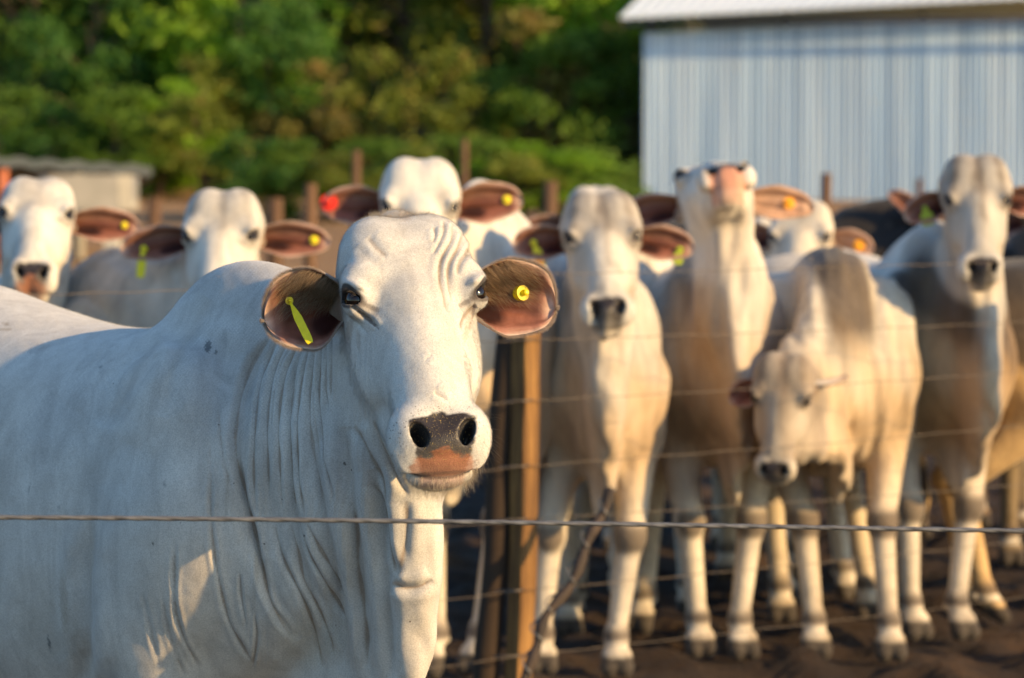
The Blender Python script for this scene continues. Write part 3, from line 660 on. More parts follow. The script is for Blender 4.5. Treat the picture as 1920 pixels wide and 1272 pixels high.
# ------------------------------------------------------------------ the herd behind the fence
def frameat(px, py, D, yaw, tilt, roll): return (at(px, py, D), np.array(frame_head(yaw, tilt, roll)))
TB = (.10, .030, (-.1, -.3, -.95))
def yb(c='y', at_=(.55, -.1), blade=TB, r=.012, **k): return dict(c=c, at=at_, r=r, blade=blade, **k)
def btn(c='y', at_=(.60, .1), r=.015): return dict(c=c, at=at_, r=r)
def E(droop=6, back=6, L=.255, Wd=.064, open_=66, twist=0, tag=None): return dict(shape=dict(droop=droop, back=back, L=L, Wd=Wd, open_=open_, twist=twist, tip=1.7, mid=.45, rootw=.50), tag=tag)
HERD = [
 dict(label='white cow at the left edge of the picture with a pink and black muzzle', px=68, py=420, D=11.0, head=(6, 54, 2), org=(-1.70, 11.95), yaw=-92, nose=1.0, headdark=.25, dome=.5, seed=1,
      ears={-1: E(), 1: E(droop=-2, back=4, tag=btn(r=.012))}),
 dict(label='white cow with a grayish furrowed forehead looking over the hump of the nearest cow', px=414, py=458, D=10.7, head=(-3, 44, 0), org=(-1.62, 11.45), yaw=-52, headdark=.5, dark=.5, seed=2, dome=.9,
      ears={-1: E(droop=4, tag=yb()), 1: E(droop=-2, L=.26, tag=btn())}),
 dict(label='white cow with a smooth domed forehead and a red ear tag behind the nearest cow', px=787, py=403, D=11.0, head=(2, 40, 1), org=(.06, 11.95), yaw=-113, s=1.13, hs=1.03, hump=.10, seed=3, dome=.9,
      feet=dict(fr=(.10, .05, 0), fl=(.00, -.13, 0), hr=(.0, 0, 0), hl=(.05, 0, 0)), ears={-1: E(droop=-6, L=.23, Wd=.072, tag=dict(c='r', at=(.72, .35), r=.030, blade=None)), 1: E(droop=-12, L=.25, Wd=.074, tag=btn())}),
 dict(label='cow behind the timber fence post with a gray-streaked brow, a black nose and hanging dewlap', px=1130, py=462, D=11.05, head=(1, 45, -2), org=(.315, 11.98), yaw=-89, s=1.03, hs=1.03, headdark=.8, facedark=.35, dark=.45, wide=.76, nose=.0, seed=4, dewlap=1.2, neck=.85, dome=1.,
      feet=dict(fr=(.0, -.06, 0), fl=(.06, -.10, 0), hr=(.20, .06, 0), hl=(.0, 0, 0)), ears={-1: E(droop=-4, L=.20, tag=yb('y', (.5, 0), (.085, .03, (.35, -.2, -.9)))), 1: E(droop=2, L=.215, tag=yb('g', (.62, -.2), (.05, .035, (-.2, -.3, -.9))))}),
 dict(label='brown-eared cow hiding behind the gray-browed cow, only one tagged ear showing', px=1122, py=432, D=13.3, head=(6, 40, 0), org=(.36, 14.2), yaw=-88, headdark=.3, dark=.5, seed=5, dome=.5,
      ears={-1: E(), 1: E(droop=-22, L=.26, Wd=.075, tag=yb('g', (.40, 0), (.06, .04, (.5, -.2, -.8))))}),
 dict(label='white cow raising its pink nose straight at the camera with outstretched neck', px=1340, py=350, D=11.75, head=(4, 95, -6), org=(.70, 12.42), yaw=-80, s=1.05, hs=1.10, nose=1.3, allpink=1, dewlap=.5, wide=.92, neck=.92, dark=.75, grey=(.30, .185, .095), seed=6,  # brown neck and chest: shade put into the coat colour
      feet=dict(fr=(.0, .07, 0), fl=(.06, -.09, 0), hr=(.62, -.10, .16), hl=(.1, 0, 0)), ears={-1: E(), 1: dict(shape=dict(droop=2, back=4, L=.24, Wd=.062, open_=58, tip=1.7, mid=.45, rootw=.5, pale=.85), tag=dict(c='o', at=(.5, .1), r=.02))}),
 dict(label='cream cow half hidden behind the one with raised nose, black ear inside', px=1500, py=458, D=13.4, head=(-12, 42, 0), org=(1.10, 14.25), yaw=-92, s=1.02, coat=(.66, .60, .50), headdark=.1, seed=7, dome=.5,
      ears={-1: E(droop=-8, L=.21), 1: dict(shape=dict(droop=6, back=4, L=.20, Wd=.062, open_=58, tip=1.7, mid=.45, rootw=.5, pale=.6), tag=dict(c='o', at=(.55, 0), r=.024))}),
 dict(label='black cow standing broadside behind the row of pale cows', px=2050, py=470, D=15.0, head=(60, 40, 0), org=(1.42, 15.3), yaw=0, s=1.07, coat=(.016, .014, .015), grey=(.02, .02, .02), stain_bounce=(.03, .025, .02), hump=.04, seed=8, nose=0,
      ears={-1: E(), 1: E()}),
 dict(label='broad cream cow lowering its head to the ground behind the wires', px=1466, py=752, D=11.35, head=(-14, 18, 3), org=(1.20, 12.55), yaw=-88, s=1.04, hs=.84, headdark=.95, facedark=.9, dark=.12, topdark=1.15, coat=(.60, .54, .45), wide=1.28, nose=.0, neck=.95, seed=9, belly=1.0, deep=.06, dewlap=.5, hump=-.03, dome=.6,
      feet=dict(fr=(.18, .06, 0), fl=(.24, .02, 0), hr=(.35, .05, 0), hl=(.30, .12, 0)), ears={-1: E(droop=18, L=.15), 1: E(droop=-22, back=35, L=.21, Wd=.035, open_=35, twist=100)}),
 dict(label='gray-necked cow on the right with a domed furrowed forehead facing the camera', px=1832, py=388, D=12.0, head=(-2, 37, 0), org=(1.51, 12.85), yaw=-70, s=1.05, hs=.96, headdark=.8, facedark=.35, dark=1.15, grey=(.085, .068, .058), darkx=.32, nose=0, seed=10, dewlap=1.3, neck=.88, dome=1.4,
      feet=dict(fr=(.02, .02, 0), fl=(.08, -.12, 0), hr=(.1, 0, 0), hl=(.1, 0, 0)), ears={-1: E(droop=16, L=.19, tag=yb('g', (.42, 0), (.07, .05, (.2, -.3, -.95)))), 1: E(droop=0, L=.19)}),
 dict(label='brown cow behind the furrowed right-hand face, only its upright ear showing', px=1792, py=425, D=15.0, head=(0, 40, 0), org=(2.10, 15.9), yaw=-90, s=1.02, coat=(.16, .085, .045), stain_bounce=(.2, .1, .06), seed=11, nose=0,
      ears={-1: E(droop=-40, L=.24, Wd=.05), 1: E()}),
 dict(label='dark brown cow at the right edge behind the gray-necked cow', px=1985, py=420, D=14.0, head=(5, 40, 0), org=(2.36, 14.7), yaw=-88, s=1.05, coat=(.022, .018, .017), grey=(.02, .02, .02), stain_bounce=(.05, .03, .02), seed=13, nose=0,
      ears={-1: E(), 1: E()}),
 dict(label='cow cut by the right edge with dark back and sunlit golden flank', px=2260, py=480, D=13.0, head=(50, 40, 0), org=(2.66, 12.95), yaw=4, s=1.02, coat=(.58, .38, .17), upper=(.035, .028, .025), stain_bounce_amt=.6, seed=12, hump=.03,
      ears={-1: E(), 1: E()}),
]
HOOFS = []
def herd_spec():
    for c in HERD:
        c.setdefault('s', 1.0); c.setdefault('hs', c['s']); yaw, tilt, roll = c['head']; c['head'] = frameat(c['px'], c['py'], c['D'], yaw, tilt, roll)
        x, y = c['org']; c['pos'] = (x, y, float(ground_z(x, y))); c['group'] = 'cattle behind the wire fence'; c.setdefault('hump', .07); c.setdefault('coat', (.70, .66, .59)); c.setdefault('dw_mid', (.98, 0, .90)); c.setdefault('dw_end', (.62, 0, .60)); c.setdefault('nsq', .62); c.setdefault('tk', .05)
        for e in c['ears'].values():
            if e.get('tag') and e['tag'].get('blade', 1) is None: e['tag'].pop('blade')
        a = R(c['yaw']); f = V(math.cos(a), math.sin(a)); l = V(-math.sin(a), math.cos(a))
        for nme, hx, sy in (('fr', .47, -1), ('fl', .47, 1), ('hr', -.72, -1), ('hl', -.72, 1)):
            gx, gy, lift = c.get('feet', {}).get(nme, (0, 0, 0))
            if lift < .05: p = V(x, y) + c['s']*(f*(hx+gx) + l*(sy*.15+gy)); HOOFS.append((p[0], p[1]))
# ------------------------------------------------------------------ the setting
def ground_z(x, y):
    """lie of the land: flat pen, gentle rise, wooded hillside"""
    y = np.asarray(y, float); z = np.where(y > 12.5, .041*(np.clip(y, 12.5, 62) - 12.5), 0)
    return z + np.where(y > 62, .40*(np.minimum(y, 240) - 62), 0)
def fbm(x, y, sc, oc=4, seed=0.):
    out = np.zeros(len(x)); amp = 1.
    rng = np.random.default_rng(int(seed*10)+5)
    for o in range(oc):
        for _ in range(5):
            a = rng.uniform(0, 6.28); f = sc*(2.03**o)*rng.uniform(.7, 1.4); out += amp*np.sin((x*math.cos(a) + y*math.sin(a))*f + rng.uniform(0, 6.28))/5
        amp *= .55
    return out
def build_ground():
    ys = np.concatenate([np.arange(-40, 4, 2.), np.arange(4, 8, .25), np.arange(8, 20, .045), np.arange(20, 40, .35), np.arange(40, 70, 1.2), np.arange(70, 250, 8.), [300, 500, 900, 1500]])
    xs = np.concatenate([[-1500, -800, -400, -200], np.arange(-100, -10, 6.), np.arange(-10, -4, .5), np.arange(-4, 4, .05), np.arange(4, 10, .5), np.arange(10, 101, 6.), [200, 400, 800, 1500]])
    X, Y = np.meshgrid(xs, ys, indexing='ij'); x = X.ravel(); y = Y.ravel(); z = ground_z(x, y)
    near = np.clip((y-6)/3, 0, 1)*np.clip((26-y)/6, 0, 1)*np.clip((6-np.abs(x))/2, 0, 1)
    cl = fbm(x, y, 11, 4, 1.); h = near*(.044*np.maximum(cl, -.3)*1.3 + .016*np.abs(fbm(x, y, 31, 3, 2.)) + .02*fbm(x, y, 2.2, 2, 3.))
    for hx, hy in HOOFS:                      # trodden flat under the hooves
        r = np.hypot(x-hx, y-hy); k = np.clip((r-.07)/.10, 0, 1); h = h*k
    z = z + h - .012
    ny = len(ys); i, j = np.meshgrid(np.arange(len(xs)-1), np.arange(ny-1), indexing='ij'); a = (i*ny + j).ravel()
    q = np.stack([a, a+ny, a+ny+1, a+1], 1)
    m, t, b, o = new_mat('trodden_earth'); v = objco(t)
    n1 = noise_n(t, 2.2, 8, .62, v); n2 = noise_n(t, 34, 7, .7, v, .6); n3 = noise_n(t, .25, 3, .5, v)
    r1 = ramp(t, n1.outputs[0], [(.32, (.020, .010, .006)), (.55, (.055, .030, .015)), (.75, (.15, .085, .038))])
    r2 = ramp(t, n2.outputs[0], [(.3, (.55, .55, .55)), (.7, (1.5, 1.4, 1.3))]); c = mixc(t, r1.outputs[0], r2.outputs[0], .9, 'MULTIPLY')
    sx = t.nodes.new('ShaderNodeSeparateXYZ'); t.links.new(v, sx.inputs[0])
    mr = t.nodes.new('ShaderNodeMapRange'); mr.inputs[1].default_value = 19; mr.inputs[2].default_value = 30; t.links.new(sx.outputs[1], mr.inputs[0])
    rd = ramp(t, n3.outputs[0], [(.35, (.30, .165, .075)), (.65, (.46, .28, .14))]); c = mixc(t, c, rd.outputs[0], mr.outputs[0])
    mr2 = t.nodes.new('ShaderNodeMapRange'); mr2.inputs[1].default_value = 58; mr2.inputs[2].default_value = 68; t.links.new(sx.outputs[1], mr2.inputs[0])
    rg = ramp(t, n1.outputs[0], [(.35, (.05, .075, .015)), (.6, (.12, .11, .035))]); c = mixc(t, c, rg.outputs[0], mr2.outputs[0])
    t.links.new(c, b.inputs['Base Color']); b.inputs['Roughness'].default_value = .9
    t.links.new(bump(t, n2.outputs[0], 1., .07), b.inputs['Normal'])
    g = mesh_obj('ground', np.stack([x, y, z], 1), q, m); tag(g, kind='structure')
# shed of corrugated sheet on the rise behind the pen
def build_shed():
    m, t, b, o = new_mat('corrugated_sheet'); v = objco(t)
    mp = t.nodes.new('ShaderNodeMapping'); mp.inputs['Scale'].default_value = (1.1, 1.1, .03); t.links.new(v, mp.inputs[0])
    n = noise_n(t, 1.6, 3, .5, mp.outputs[0]); r = ramp(t, n.outputs[0], [(.3, (.34, .50, .66)), (.7, (.54, .66, .76))])
    mp3 = t.nodes.new('ShaderNodeMapping'); mp3.inputs['Scale'].default_value = (1, 1, .02); t.links.new(v, mp3.inputs[0]); n3 = noise_n(t, 7.5, 2, .5, mp3.outputs[0]); r3 = ramp(t, n3.outputs[0], [(.40, (.66, .72, .80)), (.60, (1.25, 1.2, 1.15))]); cb = mixc(t, r.outputs[0], r3.outputs[0], .85, 'MULTIPLY')  # vertical stripes put the ribs' light and shade into the colour
    n2 = noise_n(t, 3, 5, .6, v); c = mixc(t, cb, (.62, .55, .46), mixc(t, ramp(t, n2.outputs[0], [(.6, (0, 0, 0)), (.8, (1, 1, 1))]).outputs[0], (0, 0, 0), .7))
    t.links.new(c, b.inputs['Base Color']); b.inputs['Roughness'].default_value = .5; b.inputs['Metallic'].default_value = 0
    mr, t, b, o = new_mat('galvanised_roof'); v = objco(t); n = noise_n(t, .7, 4, .5, v); r = ramp(t, n.outputs[0], [(.3, (.80, .88, .95)), (.7, (.86, .92, .97))])
    t.links.new(r.outputs[0], b.inputs['Base Color']); b.inputs['Roughness'].default_value = .35; b.inputs['Metallic'].default_value = 0
    P0 = at(1206, 372, 60.); P0[2] = float(ground_z(0, 60.)); al = V(.970, -.242, 0); bk = V(.242, .970, 0); Lw = 13.; Dp = 9.; Hw = 3.18; z0 = P0[2]-.1
    root = empty('shed', P0, 'large shed of pale corrugated metal sheet under a white roof', 'shed')
    def wall(name, S, dirn, L_, nor):
        k = int(L_/.0144); s = np.linspace(0, L_, k); w_ = .019*np.sign(np.sin(s*2*math.pi/.115))*np.abs(np.sin(s*2*math.pi/.115))**.6
        top = S + dirn*s[:, None] + nor*w_[:, None]; v0 = top.copy(); v0[:, 2] = z0; v1 = top.copy(); v1[:, 2] = z0 + Hw + (s*.030 if L_ == Lw else 0)
        th = -nor*.02; vv = np.concatenate([v0, v1, v0+th, v1+th]); i = np.arange(k-1)
        q = np.concatenate([np.stack([i, i+1, i+1+k, i+k], 1), np.stack([i+2*k, i+3*k, i+1+3*k, i+1+2*k], 1), np.stack([i+k, i+1+k, i+1+3*k, i+3*k], 1)])
        mesh_obj(name, vv, q, m, root, smooth=False)
    wall('wall', P0, al, Lw, -bk); wall('wall', P0 + bk*.03, bk, Dp*.92, -al)
    wood = simple_mat('dark_steel', [(.3, (.05, .05, .05)), (.7, (.10, .09, .08))], 6)
    for i in range(6):
        for j in (0, 1):
            B = P0 + al*(.12 + i*(Lw-.25)/5) + bk*(.10 + j*(Dp-.3)); mb = MB(); mb.tube([V(B[0], B[1], z0), V(B[0], B[1], z0+Hw+.30+ (0 if j == 0 else 0))], .05, 8); mb.build('post', wood, root)
    # roof: rises away from the eave to a ridge, and falls again
    e0 = P0 - al*.35 - bk*.45; ze = z0 + Hw + .30; mid = Dp/2 + .45; rise = 1.35; k = int((Lw+.7)/.06); s = np.linspace(0, Lw+.7, k); wv = .018*np.sin(s*2*math.pi/.22)
    rows = []
    for d, z in ((0, ze), (mid, ze+rise), (2*mid, ze)):
        p = e0 + al*s[:, None] + bk*d; p[:, 2] = z + wv + s*.034; rows.append(p)
    up = np.concatenate(rows); dn = up - V(0, 0, .06); vv = np.concatenate([up, dn]); n3 = 3*k; q = []
    for r_ in range(2):
        i = np.arange(k-1) + r_*k; q += [np.stack([i, i+1, i+1+k, i+k], 1), np.stack([i+n3, i+k+n3, i+1+k+n3, i+1+n3], 1)]
    i = np.arange(k-1); q += [np.stack([i, i+n3, i+1+n3, i+1], 1), np.stack([i+2*k, i+1+2*k, i+1+2*k+n3, i+2*k+n3], 1)]
    q += [np.array([[0, k, k+n3, n3], [k, 2*k, 2*k+n3, k+n3], [k-1, k-1+n3, 2*k-1+n3, 2*k-1], [2*k-1, 2*k-1+n3, 3*k-1+n3, 3*k-1]])]
    mesh_obj('roof', vv, np.concatenate(q), mr, root, smooth=False)
    mb = MB(); f0 = e0 + V(0, 0, 0); f0[2] = ze - .15
    mb.tube([f0 + bk*.06 + al*.05, f0 + al*(Lw+.6) + bk*.06], .055, 6); mb.build('gutter', wood, root)
def build_shelter():
    D = 40.; z = float(ground_z(0, D)); grey = simple_mat('roof_sheet', [(.3, (.050, .065, .072)), (.7, (.085, .10, .11))], 2, .9, 0)
    pale = simple_mat('pale_concrete', [(.3, (.36, .34, .29)), (.7, (.50, .47, .41))], 3, .8); red = simple_mat('red_oxide_paint', [(.3, (.42, .12, .06)), (.7, (.55, .18, .09))], 5, .6)
    a = at(285, 312, D); b_ = at(-260, 278, D-2.5); back = V(-.35, 2.6, -.10)
    root = empty('shelter', V(a[0], a[1], z), 'low open shelter with a flat grey metal roof at the left edge', 'shelter')
    mb = MB(); n = 40; up = []
    for i in range(n):
        p = b_ + (a-b_)*i/(n-1); w_ = .019*math.sin(i*1.6); up += [p + V(0, 0, w_), p + back + V(0, 0, w_)]
    vv = up + [p - V(0, 0, .11) for p in up]; N = 2*n; fs = []
    for i in range(n-1):
        k = 2*i; fs += [(k, k+2, k+3, k+1), (k+N, k+1+N, k+3+N, k+2+N), (k, k+N, k+2+N, k+2), (k+1, k+3, k+3+N, k+1+N)]
    fs += [(0, 1, 1+N, N), (2*n-2, 2*n-2+N, 2*n-1+N, 2*n-1)]; mb.add(vv, fs); mb.build('roof', grey, root, False)
    for f_, mt in ((.735, pale), (.468, red), (.02, grey)):
        for bb in (0.06, .94):
            p = b_ + (a-b_)*f_ + back*bb; mb = MB(); mb.tube([V(p[0], p[1], z-.2), V(p[0], p[1], p[2]-.10)], .07, 10); mb.build('post', mt, root)
    # feed trough of pale concrete under it
    c0 = at(118, 352, D-1.2); L_ = .9; mb = MB(); prof = [(-.30, 0), (-.36, .42), (-.30, .42), (-.22, .12), (.22, .12), (.30, .42), (.36, .42), (.30, 0)]
    zt = c0[2] - .27; t_ = empty('feed_trough', V(c0[0], c0[1], z), 'pale concrete feed trough raised on legs beneath the shelter roof', 'trough'); vs = []
    for xx, sc in ((-.25, .85), (-.12, 1.), (.72, 1.), (.88, .85)):
        for py, pz in prof: vs.append(V(c0[0] + xx, c0[1] + py*sc, zt + pz*(1 if xx < .8 else 1) + (0 if abs(xx) < .9 or pz > .2 else 0.05)))
    fs = [(r*8+i, r*8+(i+1) % 8, (r+1)*8+(i+1) % 8, (r+1)*8+i) for r in range(3) for i in range(8)]; mb.add(vs, fs); mb.add([vs[i] for i in range(8)], [tuple(range(8))[::-1]]); mb.add([vs[24+i] for i in range(8)], [tuple(range(8))])
    mb.build('basin', pale, t_, False)
    for xx in (.0, .6):
        mb = MB(); mb.box((c0[0]+xx-.08, c0[1]-.2, z-.2), (c0[0]+xx+.08, c0[1]+.2, zt-.002)); mb.build('leg', pale, t_, False)
# trees on the hillside
def leaf_mat(name, c1, c2, dry=None):
    m, t, b, o = new_mat(name); v = objco(t); n = noise_n(t, .9, 3, .6, v); n2 = noise_n(t, 7, 2, .6, v)
    r = ramp(t, n.outputs[0], [(.35, c1), (.65, c2)]); r2 = ramp(t, n2.outputs[0], [(.3, (.6, .6, .6)), (.7, (1.3, 1.3, 1.3))])
    c = mixc(t, r.outputs[0], r2.outputs[0], .9, 'MULTIPLY')
    if dry: c = mixc(t, c, dry, ramp(t, noise_n(t, 1.7, 2, .5, v).outputs[0], [(.58, (0, 0, 0)), (.66, (.8, .8, .8))]).outputs[0])
    t.links.new(c, b.inputs['Base Color']); b.inputs['Roughness'].default_value = .6; b.inputs['Specular IOR Level'].default_value = .3
    tr = t.nodes.new('ShaderNodeBsdfTranslucent'); t.links.new(c, tr.inputs[0]); ms = t.nodes.new('ShaderNodeMixShader'); ms.inputs[0].default_value = .4
    t.links.new(b.outputs[0], ms.inputs[1]); t.links.new(tr.outputs[0], ms.inputs[2]); t.links.new(ms.outputs[0], o.inputs[0]); return m
def tree_meshes(name, h, r, nclump, nleaf, leaf, lm, bm_, seed, base=.25, flat=1.0):
    rng = np.random.default_rng(seed); mb = MB(); lean = rng.uniform(-.08, .08, 2)*h
    top = V(lean[0], lean[1], h*.72); mb.tube([V(0, 0, -.3), V(lean[0]*.2, lean[1]*.3, h*.2), V(lean[0]*.6, lean[1]*.6, h*.45), top], [h*.028, h*.022, h*.015, h*.004], 7)
    cl = []
    for i in range(nclump):
        u = rng.uniform(base, 1); a = rng.uniform(0, 6.283); env = math.sin(math.pi*min(1, (u-base)/(1-base)*.80+.16))**.7
        rr = r*env*rng.uniform(.25, 1)**.6; p = V(math.cos(a)*rr + lean[0]*u, math.sin(a)*rr + lean[1]*u, h*u*flat); cl.append((p, r*rng.uniform(.22, .42)))
        if i % 3 == 0: s0 = V(lean[0]*u*.6, lean[1]*u*.6, h*max(.15, u-.22)); mb.tube([s0, (s0+p)/2 + V(0, 0, .1), p], [h*.009, h*.006, h*.002], 5)
    P = []; 
    for p, cr in cl:
        k = int(nleaf/nclump*rng.uniform(.5, 1.5)); d = rng.normal(size=(k, 3)); d /= np.linalg.norm(d, axis=1, keepdims=True); P.append(p + d*(cr*rng.uniform(.3, 1.05, (k, 1)))*V(1, 1, .72))
    P = np.concatenate(P); k = len(P); n = rng.normal(size=(k, 3)); n[:, 2] += .5; n /= np.linalg.norm(n, axis=1, keepdims=True); a = np.cross(n, rng.normal(size=(k, 3))); a /= np.linalg.norm(a, axis=1, keepdims=True); b = np.cross(n, a)
    s_ = leaf*rng.uniform(.6, 1.4, (k, 1)); vs = np.stack([P - a*s_, P + b*s_*.45, P + a*s_, P - b*s_*.45], 1).reshape(-1, 3)
    return mb, vs, np.arange(4*k).reshape(k, 4)
def build_trees():
    bark = simple_mat('bark', [(.3, (.07, .045, .03)), (.7, (.20, .13, .08))], 4, .9)
    greens = [leaf_mat('foliage_dark', (.030, .065, .014), (.065, .11, .020)), leaf_mat('foliage_mid', (.085, .17, .018), (.15, .25, .028)),
              leaf_mat('foliage_bright', (.15, .32, .015), (.26, .42, .028)), leaf_mat('foliage_olive', (.13, .18, .020), (.24, .28, .040), (.32, .25, .06)),
              leaf_mat('foliage_dry', (.19, .19, .04), (.32, .27, .07), (.36, .24, .08)), leaf_mat('foliage_blue_green', (.055, .15, .025), (.10, .22, .035))]
    kinds = {'dark': (0, 'dark leafy tree'), 'mid': (1, 'green leafy tree'), 'bright': (2, 'bright green tree'), 'olive': (3, 'olive green tree'), 'dry': (4, 'dry brownish tree'), 'blue': (5, 'deep green rounded tree')}
    extra = [(20,60.5,1.9,'mid'),(110,60,1.7,'blue'),(215,59.5,1.9,'mid'),(300,60.5,2.1,'bright'),(385,59.5,1.8,'olive'),(465,50.5,1.28,'blue'),(545,51,1.16,'mid'),(625,50,0.99,'olive'),(705,51,1.16,'mid'),(790,50.5,1.04,'olive'),(870,51,1.22,'mid'),(950,50,0.99,'olive'),(1030,50.5,1.16,'bright'),(1095,51,1.04,'mid')]
    spots = ['at the far left edge', 'behind the leftmost cow', 'above the concrete trough', 'right of the shelter roof', 'above the left ear of the furrowed cow', 'above the gray-furrowed forehead', 'left of the thick far post', 'right of the thick far post', 'left of the domed forehead', 'behind the domed forehead', 'right of the slim tall post', 'above the white back in the middle', 'left of the brown post by the shed', 'a step from the shed wall']
    protos = {}; rng = np.random.default_rng(11); used = set()
    # px, D, height, kind, what sets it apart
    rows = [(60,66,4.6,'mid','at the left edge above the shelter roof'),(190,64,3.6,'blue','low, right above the shelter roof'),(135,69,6.5,'dry','behind the low green crowns on the left'),(330,68,6.4,'mid','left of the dark gap in the wood'),
      (430,65,3.9,'bright','sunlit and low, behind the cow with the gray forehead'),(510,63,3.4,'blue','round and low, left of the tall olive ones'),(640,70,6.8,'olive','tall, above the pale trunk in the middle'),(770,67,6.2,'olive','tall, straight above the cow with the domed white forehead'),
      (900,66,5.6,'olive','full-crowned, in the middle of the wood'),(1010,69,6.4,'dark','dark, between the middle of the wood and the shed'),(1110,66,4.8,'bright','sunlit, just left of the shed wall'),(1180,73,7.0,'bright','tall, beside the corner of the shed roof'),
      (1135,63,2.6,'mid','low, at the foot of the shed corner'),(20,75,8.5,'dark','in the top left corner'),(160,78,8.5,'dark','tall, near the top left corner'),(290,80,9.,'olive','tall with dry patches, upper left'),(420,79,8.5,'dark','in the dark upper part of the wood, left of centre'),
      (540,82,9.,'mid','tall, in the upper part of the wood above the round low bush'),(670,84,9.,'dark','tall and dark, upper middle'),(800,80,8.,'dark','behind the tall olive crowns'),(930,83,8.8,'mid','upper middle, right of the dark crowns'),
      (1060,84,8.8,'dry','brownish, above the gap beside the shed'),(1190,86,9.,'olive','behind the shed roof corner'),(1340,88,9.5,'mid','behind the left end of the shed roof'),(1500,88,9.,'olive','behind the middle of the shed'),(1700,90,9.,'dark','behind the right part of the shed'),(1880,88,9.,'mid','behind the right end of the shed'),
      (-430,71,7.,'olive','well beyond the left edge, nearest the pen'),(-640,77,8.,'mid','well beyond the left edge, higher up'),(-900,72,7.,'dark','outermost beyond the left edge'),(2300,76,8.,'mid','outermost beyond the right edge'),
      (-120,70,6.,'mid','beyond the left edge'),(-260,76,8.,'dark','far beyond the left edge'),(2080,84,9.,'olive','beyond the right edge'),(250,66,3.2,'mid','low, right of the shelter roof end'),(370,62,2.5,'olive','small, above the gray-headed cow'),(720,62,2.6,'olive','small, behind the cow with the red ear tag'),
      (960,63,3.0,'dry','small and brown, right of the domed white forehead'),(1040,62,2.8,'mid','small, left of the shed'),(590,62,2.4,'dry','small and dry, beside the pale trunk'),(850,62,2.6,'olive','small, right of the middle'),
      (100,95,11.,'mid','high up the slope on the left'),(380,98,11.,'dark','high up the slope, left of centre'),(700,96,11.,'olive','high up the slope in the middle'),(1000,97,11.,'dark','high up the slope, right of centre'),(1300,99,11.,'mid','high up the slope above the shed')]
    rows += [(a_, b_, c_, d_, 'BUSH'+w_) for (a_, b_, c_, d_), w_ in zip(extra, spots)]
    for i, (px, D, h, kd, where) in enumerate(rows):
        bush = where.startswith('BUSH'); where = where.replace('BUSH', '')
        gi, kl = kinds[kd]; var = (kd, int(h > 5), int(h > 8))
        X = (px-960)/FPX*D; loc = (X, D, float(ground_z(X, D))); low = h < 4.2
        if var not in protos:
            hh = {0: 3.4, 1: 6.3, 2: 9.}[int(h > 5) + int(h > 8)]
            mb, vs, q = tree_meshes('tree', hh, hh*(.36 if hh > 4 else .50), 46 if hh > 4 else 30, 7000 if hh > 4 else 3800, .125 if hh > 4 else .10, None, None, 100+len(protos), .18 if hh > 4 else .06)
            root = empty('tree', (0, 0, 0)); tr = mb.build('trunk', bark, root); cr = mesh_obj('crown', vs, q, greens[gi], root, smooth=False); protos[var] = (root, hh, [tr, cr]); fresh = True
        else: fresh = False
        r0, hh, ch = protos[var]
        if fresh: r = r0
        else:
            r = r0.copy(); C.objects.link(r)
            for c_ in ch: k = c_.copy(); C.objects.link(k); k.parent = r
        r.location = loc; r.rotation_euler = (0, 0, rng.uniform(0, 6.28)); r.scale = (h/hh*rng.uniform(.9, 1.15),)*2 + (h/hh,)
        if bush: r.scale = (h/hh*(1.5 if D > 55 else 2.3), h/hh*1.3, h/hh); tag(r, f'low {kl.replace(chr(116)+"ree", "bush")} {where}', 'bush', 'bushes along the foot of the wood')
        else: tag(r, f'{kl} {where}', 'tree', 'trees on the hillside')
def build_posts():
    wood = simple_mat('weathered_wood', [(.3, (.08, .042, .022)), (.7, (.18, .092, .042))], 5, .85, stretch=(1, 1, .15))
    spec = [(578,345,24,28,'thick wooden post right of the gray-foreheaded cow'),(512,372,26,34,'short wooden post left of a thicker one behind the cows'),(665,282,30,18,'tall thin pale post under the trees in the middle'),(868,262,32,14,'slim tall post behind the white-domed cow'),
            (1545,325,24,22,'wooden post standing in front of the shed wall'),(1028,340,26,30,'brown post left of the shed behind the cows'),(285,372,27,30,'brown post right of the concrete trough'),(1303,345,30,12,'thin stake just right of the raised muzzle'),(1720,335,33,14,'thin stake far behind the rightmost face')]
    for px, py, D, wpx, lab in spec:
        t = at(px, py, D); z = float(ground_z(0, D)); mb = MB(); r = wpx/FPX*D/2*.9
        mb.tube([V(t[0], t[1], z-.2), V(t[0]+.01, t[1], (z+t[2])/2), V(t[0]+.02, t[1], t[2])], [r*1.05, r, r*.92], 12)
        o = mb.build('fence_post', wood, None); o.location = (0, 0, 0); tag(o, lab, 'post', 'far fence posts')
herd_spec()
for nx, ny in ((.47, -.15), (.47, .15), (-.72, -.14), (-.72, .14)):
    HOOFS.append((-.823 + 1.04*(.68*nx + .73*ny), 6.571 + 1.04*(-.73*nx + .68*ny)))
build_ground(); build_shed(); build_shelter(); build_trees(); build_posts()
